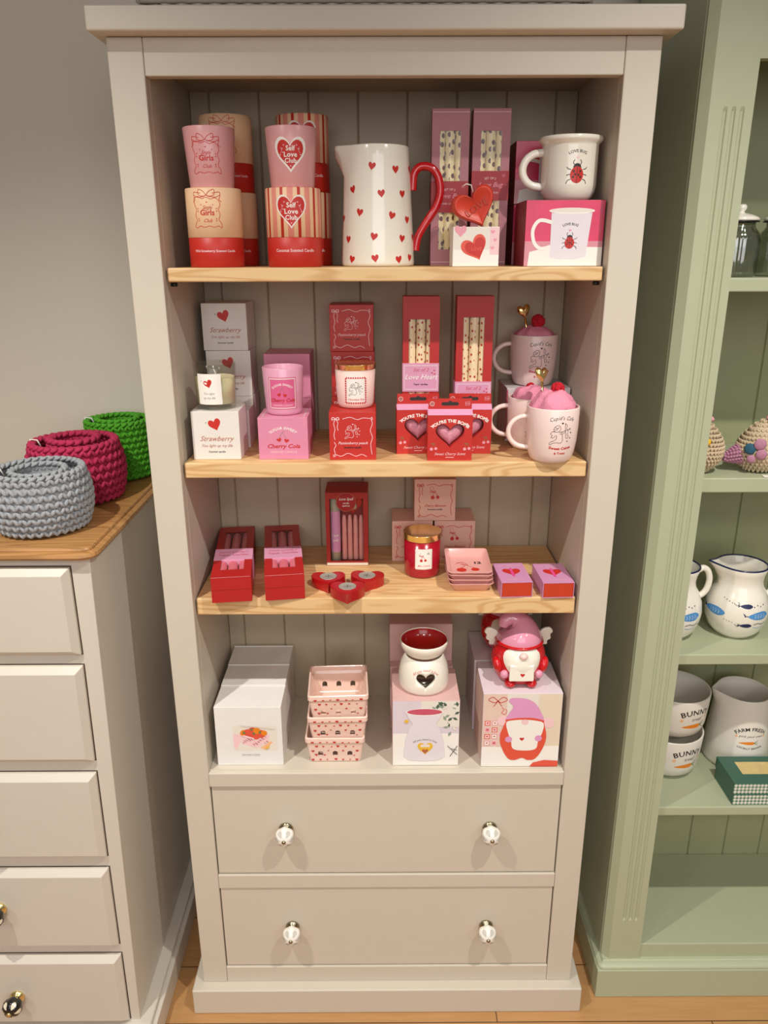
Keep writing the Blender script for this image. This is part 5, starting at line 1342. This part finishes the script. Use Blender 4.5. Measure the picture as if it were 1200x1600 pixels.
bb1 = bird('oatmeal crochet bird with pink and teal wing facing right on the second green shelf', (1.0790, .090, G2_), 0)
clone(bb1, (.9660, .092, G2_), -.76, 'oatmeal crochet bird half hidden behind the green fluted stile', 'crochet birds')
# fish jugs
def fish_jug(lab, loc, rz):
    t = thing('fish_jug', lab, 'jug', loc, rz, 'white jugs with blue fish')
    FP = [(.0340, .0003), (.0380, .0030), (.0500, .0160), (.0580, .0380), (.0600, .0560), (.0575, .0760), (.0500, .0960), (.0430, .1080), (.0415, .1200), (.0440, .1340), (.0480, .1460)]
    m = MB().lathe(wall_prof(FP, .0038), 60); vs = []
    def warp(v):
        x, y, z = v; k = max(0, min(1, (z - .095) / .052)); k = k * k
        if x * x + y * y > 1e-8:
            a = math.atan2(y, -x); wgt = math.exp(-(a / .40) ** 2) * k; x -= .020 * wgt; y *= 1 - .30 * wgt; z += .007 * wgt
        return (x, y, z)
    m.v = [warp(v) for v in m.v]; m.build('body', WHITE_C, t, weld=True)
    rim = [warp((.0462 * math.cos(2 * PI * k / 48), .0462 * math.sin(2 * PI * k / 48), .1478)) for k in range(48)]
    MB().tube(rim, .0019, 8, closed=True).build('rim', mat('navy_glaze', '#1A2450', .2, coat=.3), t, label='navy rim line')
    MB().tube([(x, 0, z) for x, z in crm([(.046, .136), (.056, .141), (.066, .134), (.071, .116), (.068, .096), (.060, .084), (.052, .080)], 5)], .0062, 12).build('handle', WHITE_C, t)
    f = interp(FP); p = Pr()
    def fish(u, v_, s, c):
        p.poly(crm([(u + s, v_), (u + .5 * s, v_ + .32 * s), (u - .3 * s, v_ + .26 * s), (u - .8 * s, v_), (u - .3 * s, v_ - .26 * s), (u + .5 * s, v_ - .32 * s)], 4, True), c, 3); p.poly([(u - .75 * s, v_), (u - 1.2 * s, v_ + .26 * s), (u - 1.05 * s, v_), (u - 1.2 * s, v_ - .26 * s)], 'blue')
        if c == 'sky':
            p.up(); 
            for q in range(4): p.line([(u + (-.3 + .25 * q) * s, v_ + .16 * s), (u + (-.22 + .25 * q) * s, v_), (u + (-.3 + .25 * q) * s, v_ - .16 * s)], .0006, 'white')
    fish(.018, .060, .026, 'sky'); fish(-.008, .080, .013, 'blue'); fish(-.006, .040, .013, 'blue'); fish(-.072, .060, .026, 'sky'); fish(.098, .060, .026, 'sky')
    for k in range(4):
        p.disc(.008 + .007 * k, .079 + .0025 * (k % 2), .0012, 'blue', 8); p.disc(-.040 + .005 * k - .004 * 2, .090 - .002 * k, .0009, 'black', 8); p.disc(-.046 + .005 * k, .048 - .001 * k, .0009, 'black', 8)
    p.line([(-.030, .084), (-.024, .080), (-.020, .084), (-.023, .087)], .0008, 'black'); p.line([(-.026, .042), (-.020, .038), (-.016, .041), (-.019, .044)], .0008, 'black')
    p.line([(.010, .042), (.020, .044), (.030, .041), (.042, .043)], .0012, 'blue'); p.line([(.010, .036), (.022, .033), (.036, .035)], .0010, 'sky')
    p.build('fish_pattern', on_cyl(f, 0, 0), t)
    return t
f1 = fish_jug('white round jug with blue fish pattern at the right edge of the third green shelf', (1.1050, .140, G3_), 0)
clone(f1, (.9700, .135, G3_), 0, 'white round fish jug half hidden behind the green stile, handle showing', 'white jugs with blue fish')
# bunny bowls and farm jug
STON = mat('white_stoneware', '#E9E2D6', .3, coat=.2, vary=.01)
def carrot(p, x, y, s):
    p.poly(crm([(x - s, y - .02 * s), (x - .3 * s, y + .16 * s), (x + .5 * s, y + .20 * s), (x + .62 * s, y + .02 * s), (x + .45 * s, y - .17 * s), (x - .3 * s, y - .15 * s)], 4, True), 'orange', 4)
    for a in (-.25, .05, .35): p.line([(x + .6 * s, y + .02 * s), (x + .85 * s, y + (.02 + a * .6) * s), (x + 1.05 * s, y + a * s)], .06 * s, 'leaf')
def bowl(lab, loc, rz):
    t = thing('bunny_bowl', lab, 'bowl', loc, rz, 'stacked BUNNY bowls')
    B = [(.0400, .0003), (.0460, .0020), (.0600, .0140), (.0660, .0320), (.0690, .0650), (.0710, .0990)]
    vessel(t, wall_prof(B, .0040), STON, 'bowl_body', 56)
    p = Pr(); p.text('BUNNY', 0, .014, .0125, 'black', .02, arc=.08, space=1.1); p.text('treat!', .004, -.001, .0080, 'black', 0, .3); carrot(p, -.002, -.015, .026); p.disc(-.030, .001, .004, 'peach', 8); p.disc(.030, .003, .003, 'peach', 8)
    p.build('bunny_print', on_cyl(interp(B), .056, .30), t); return t
w1 = bowl('white BUNNY bowl at the bottom of the stack on the fourth green shelf', (1.0230, .185, G4_), 0)
clone(w1, (1.0260, .185, G4_ + .0990), .02, 'white BUNNY bowl stacked on top of the other bowl', 'stacked BUNNY bowls')
t = thing('farm_jug', 'tall stoneware jug with FARM FRESH carrot print behind the gingham boxes', 'jug', (1.1900, .2150, G4_)); t.scale = (1, 1, .92)
FJ = [(.0640, .0003), (.0680, .0030), (.0690, .0100), (.0660, .0600), (.0620, .1100), (.0580, .1550), (.0560, .1850)]
m = MB().lathe(wall_prof(FJ, .0042), 60); vs = []
for (x, y, z) in m.v:
    k = max(0, min(1, (z - .130) / .055)); k = k * k
    if x * x + y * y > 1e-8:
        a = math.atan2(y, -x); wgt = math.exp(-(a / .40) ** 2) * k; x -= .016 * wgt; y *= 1 - .2 * wgt; z += .004 * wgt
    vs.append((x, y, z))
m.v = vs; m.build('body', STON, t, weld=True)
MB().tube([(x, 0, z) for x, z in crm([(.056, .160), (.075, .165), (.092, .145), (.095, .110), (.085, .075), (.066, .055)], 5)], .0065, 12).build('handle', STON, t)
p = Pr(); p.text('FARM FRESH', 0, .028, .0085, 'black', .02, arc=.045); p.text('pick your own', 0, .011, .0060, 'black', 0, .4); carrot(p, -.004, -.004, .020); p.text('LOCALLY GROWN', 0, -.020, .0046, 'black', .02, arc=-.09); p.disc(-.03, .012, .003, 'peach', 8); p.disc(.03, .014, .003, 'peach', 8)
p.build('carrot_print', on_cyl(interp(FJ), .086, -.02), t)
GNG = gingham('green_gingham', '#E8E6D6', '#4E7A63'); TEAL = mat('forest_green_card', '#3E6656', .5)
def gbox(lab, loc, lid):
    t = thing('gingham_gift_box', lab, 'box', loc, 0, 'green gingham gift boxes'); w, d, h = .150, .090, .0260
    MB().box(-w / 2, w / 2, -d / 2, d / 2, .0003, h).build('box_body', TEAL, t, bevel=.0008)
    b = MB(); b.add([(-w / 2, -d / 2 - .0004, .0012), (w / 2, -d / 2 - .0004, .0012), (w / 2, -d / 2 - .0004, h - .0012), (-w / 2, -d / 2 - .0004, h - .0012)], [(0, 1, 2, 3)]); b.build('gingham_front', GNG, t, fixn=False)
    if lid: b = MB(); b.box(-w / 2 + .030, w / 2 - .020, -d / 2 + .030, d / 2 - .020, h, h + .0004); b.build('lid_window', mat('cream_cookie_print', '#D9BE82', .4, vary=.2, bscale=60), t)
    return t
gbox('green gingham edged gift box under the other one on the fourth green shelf', (1.1900, .0930, G4_), False)
gbox('green gift box with cream panel lid on top of the gingham pair', (1.1885, .0940, G4_ + .0262), True)
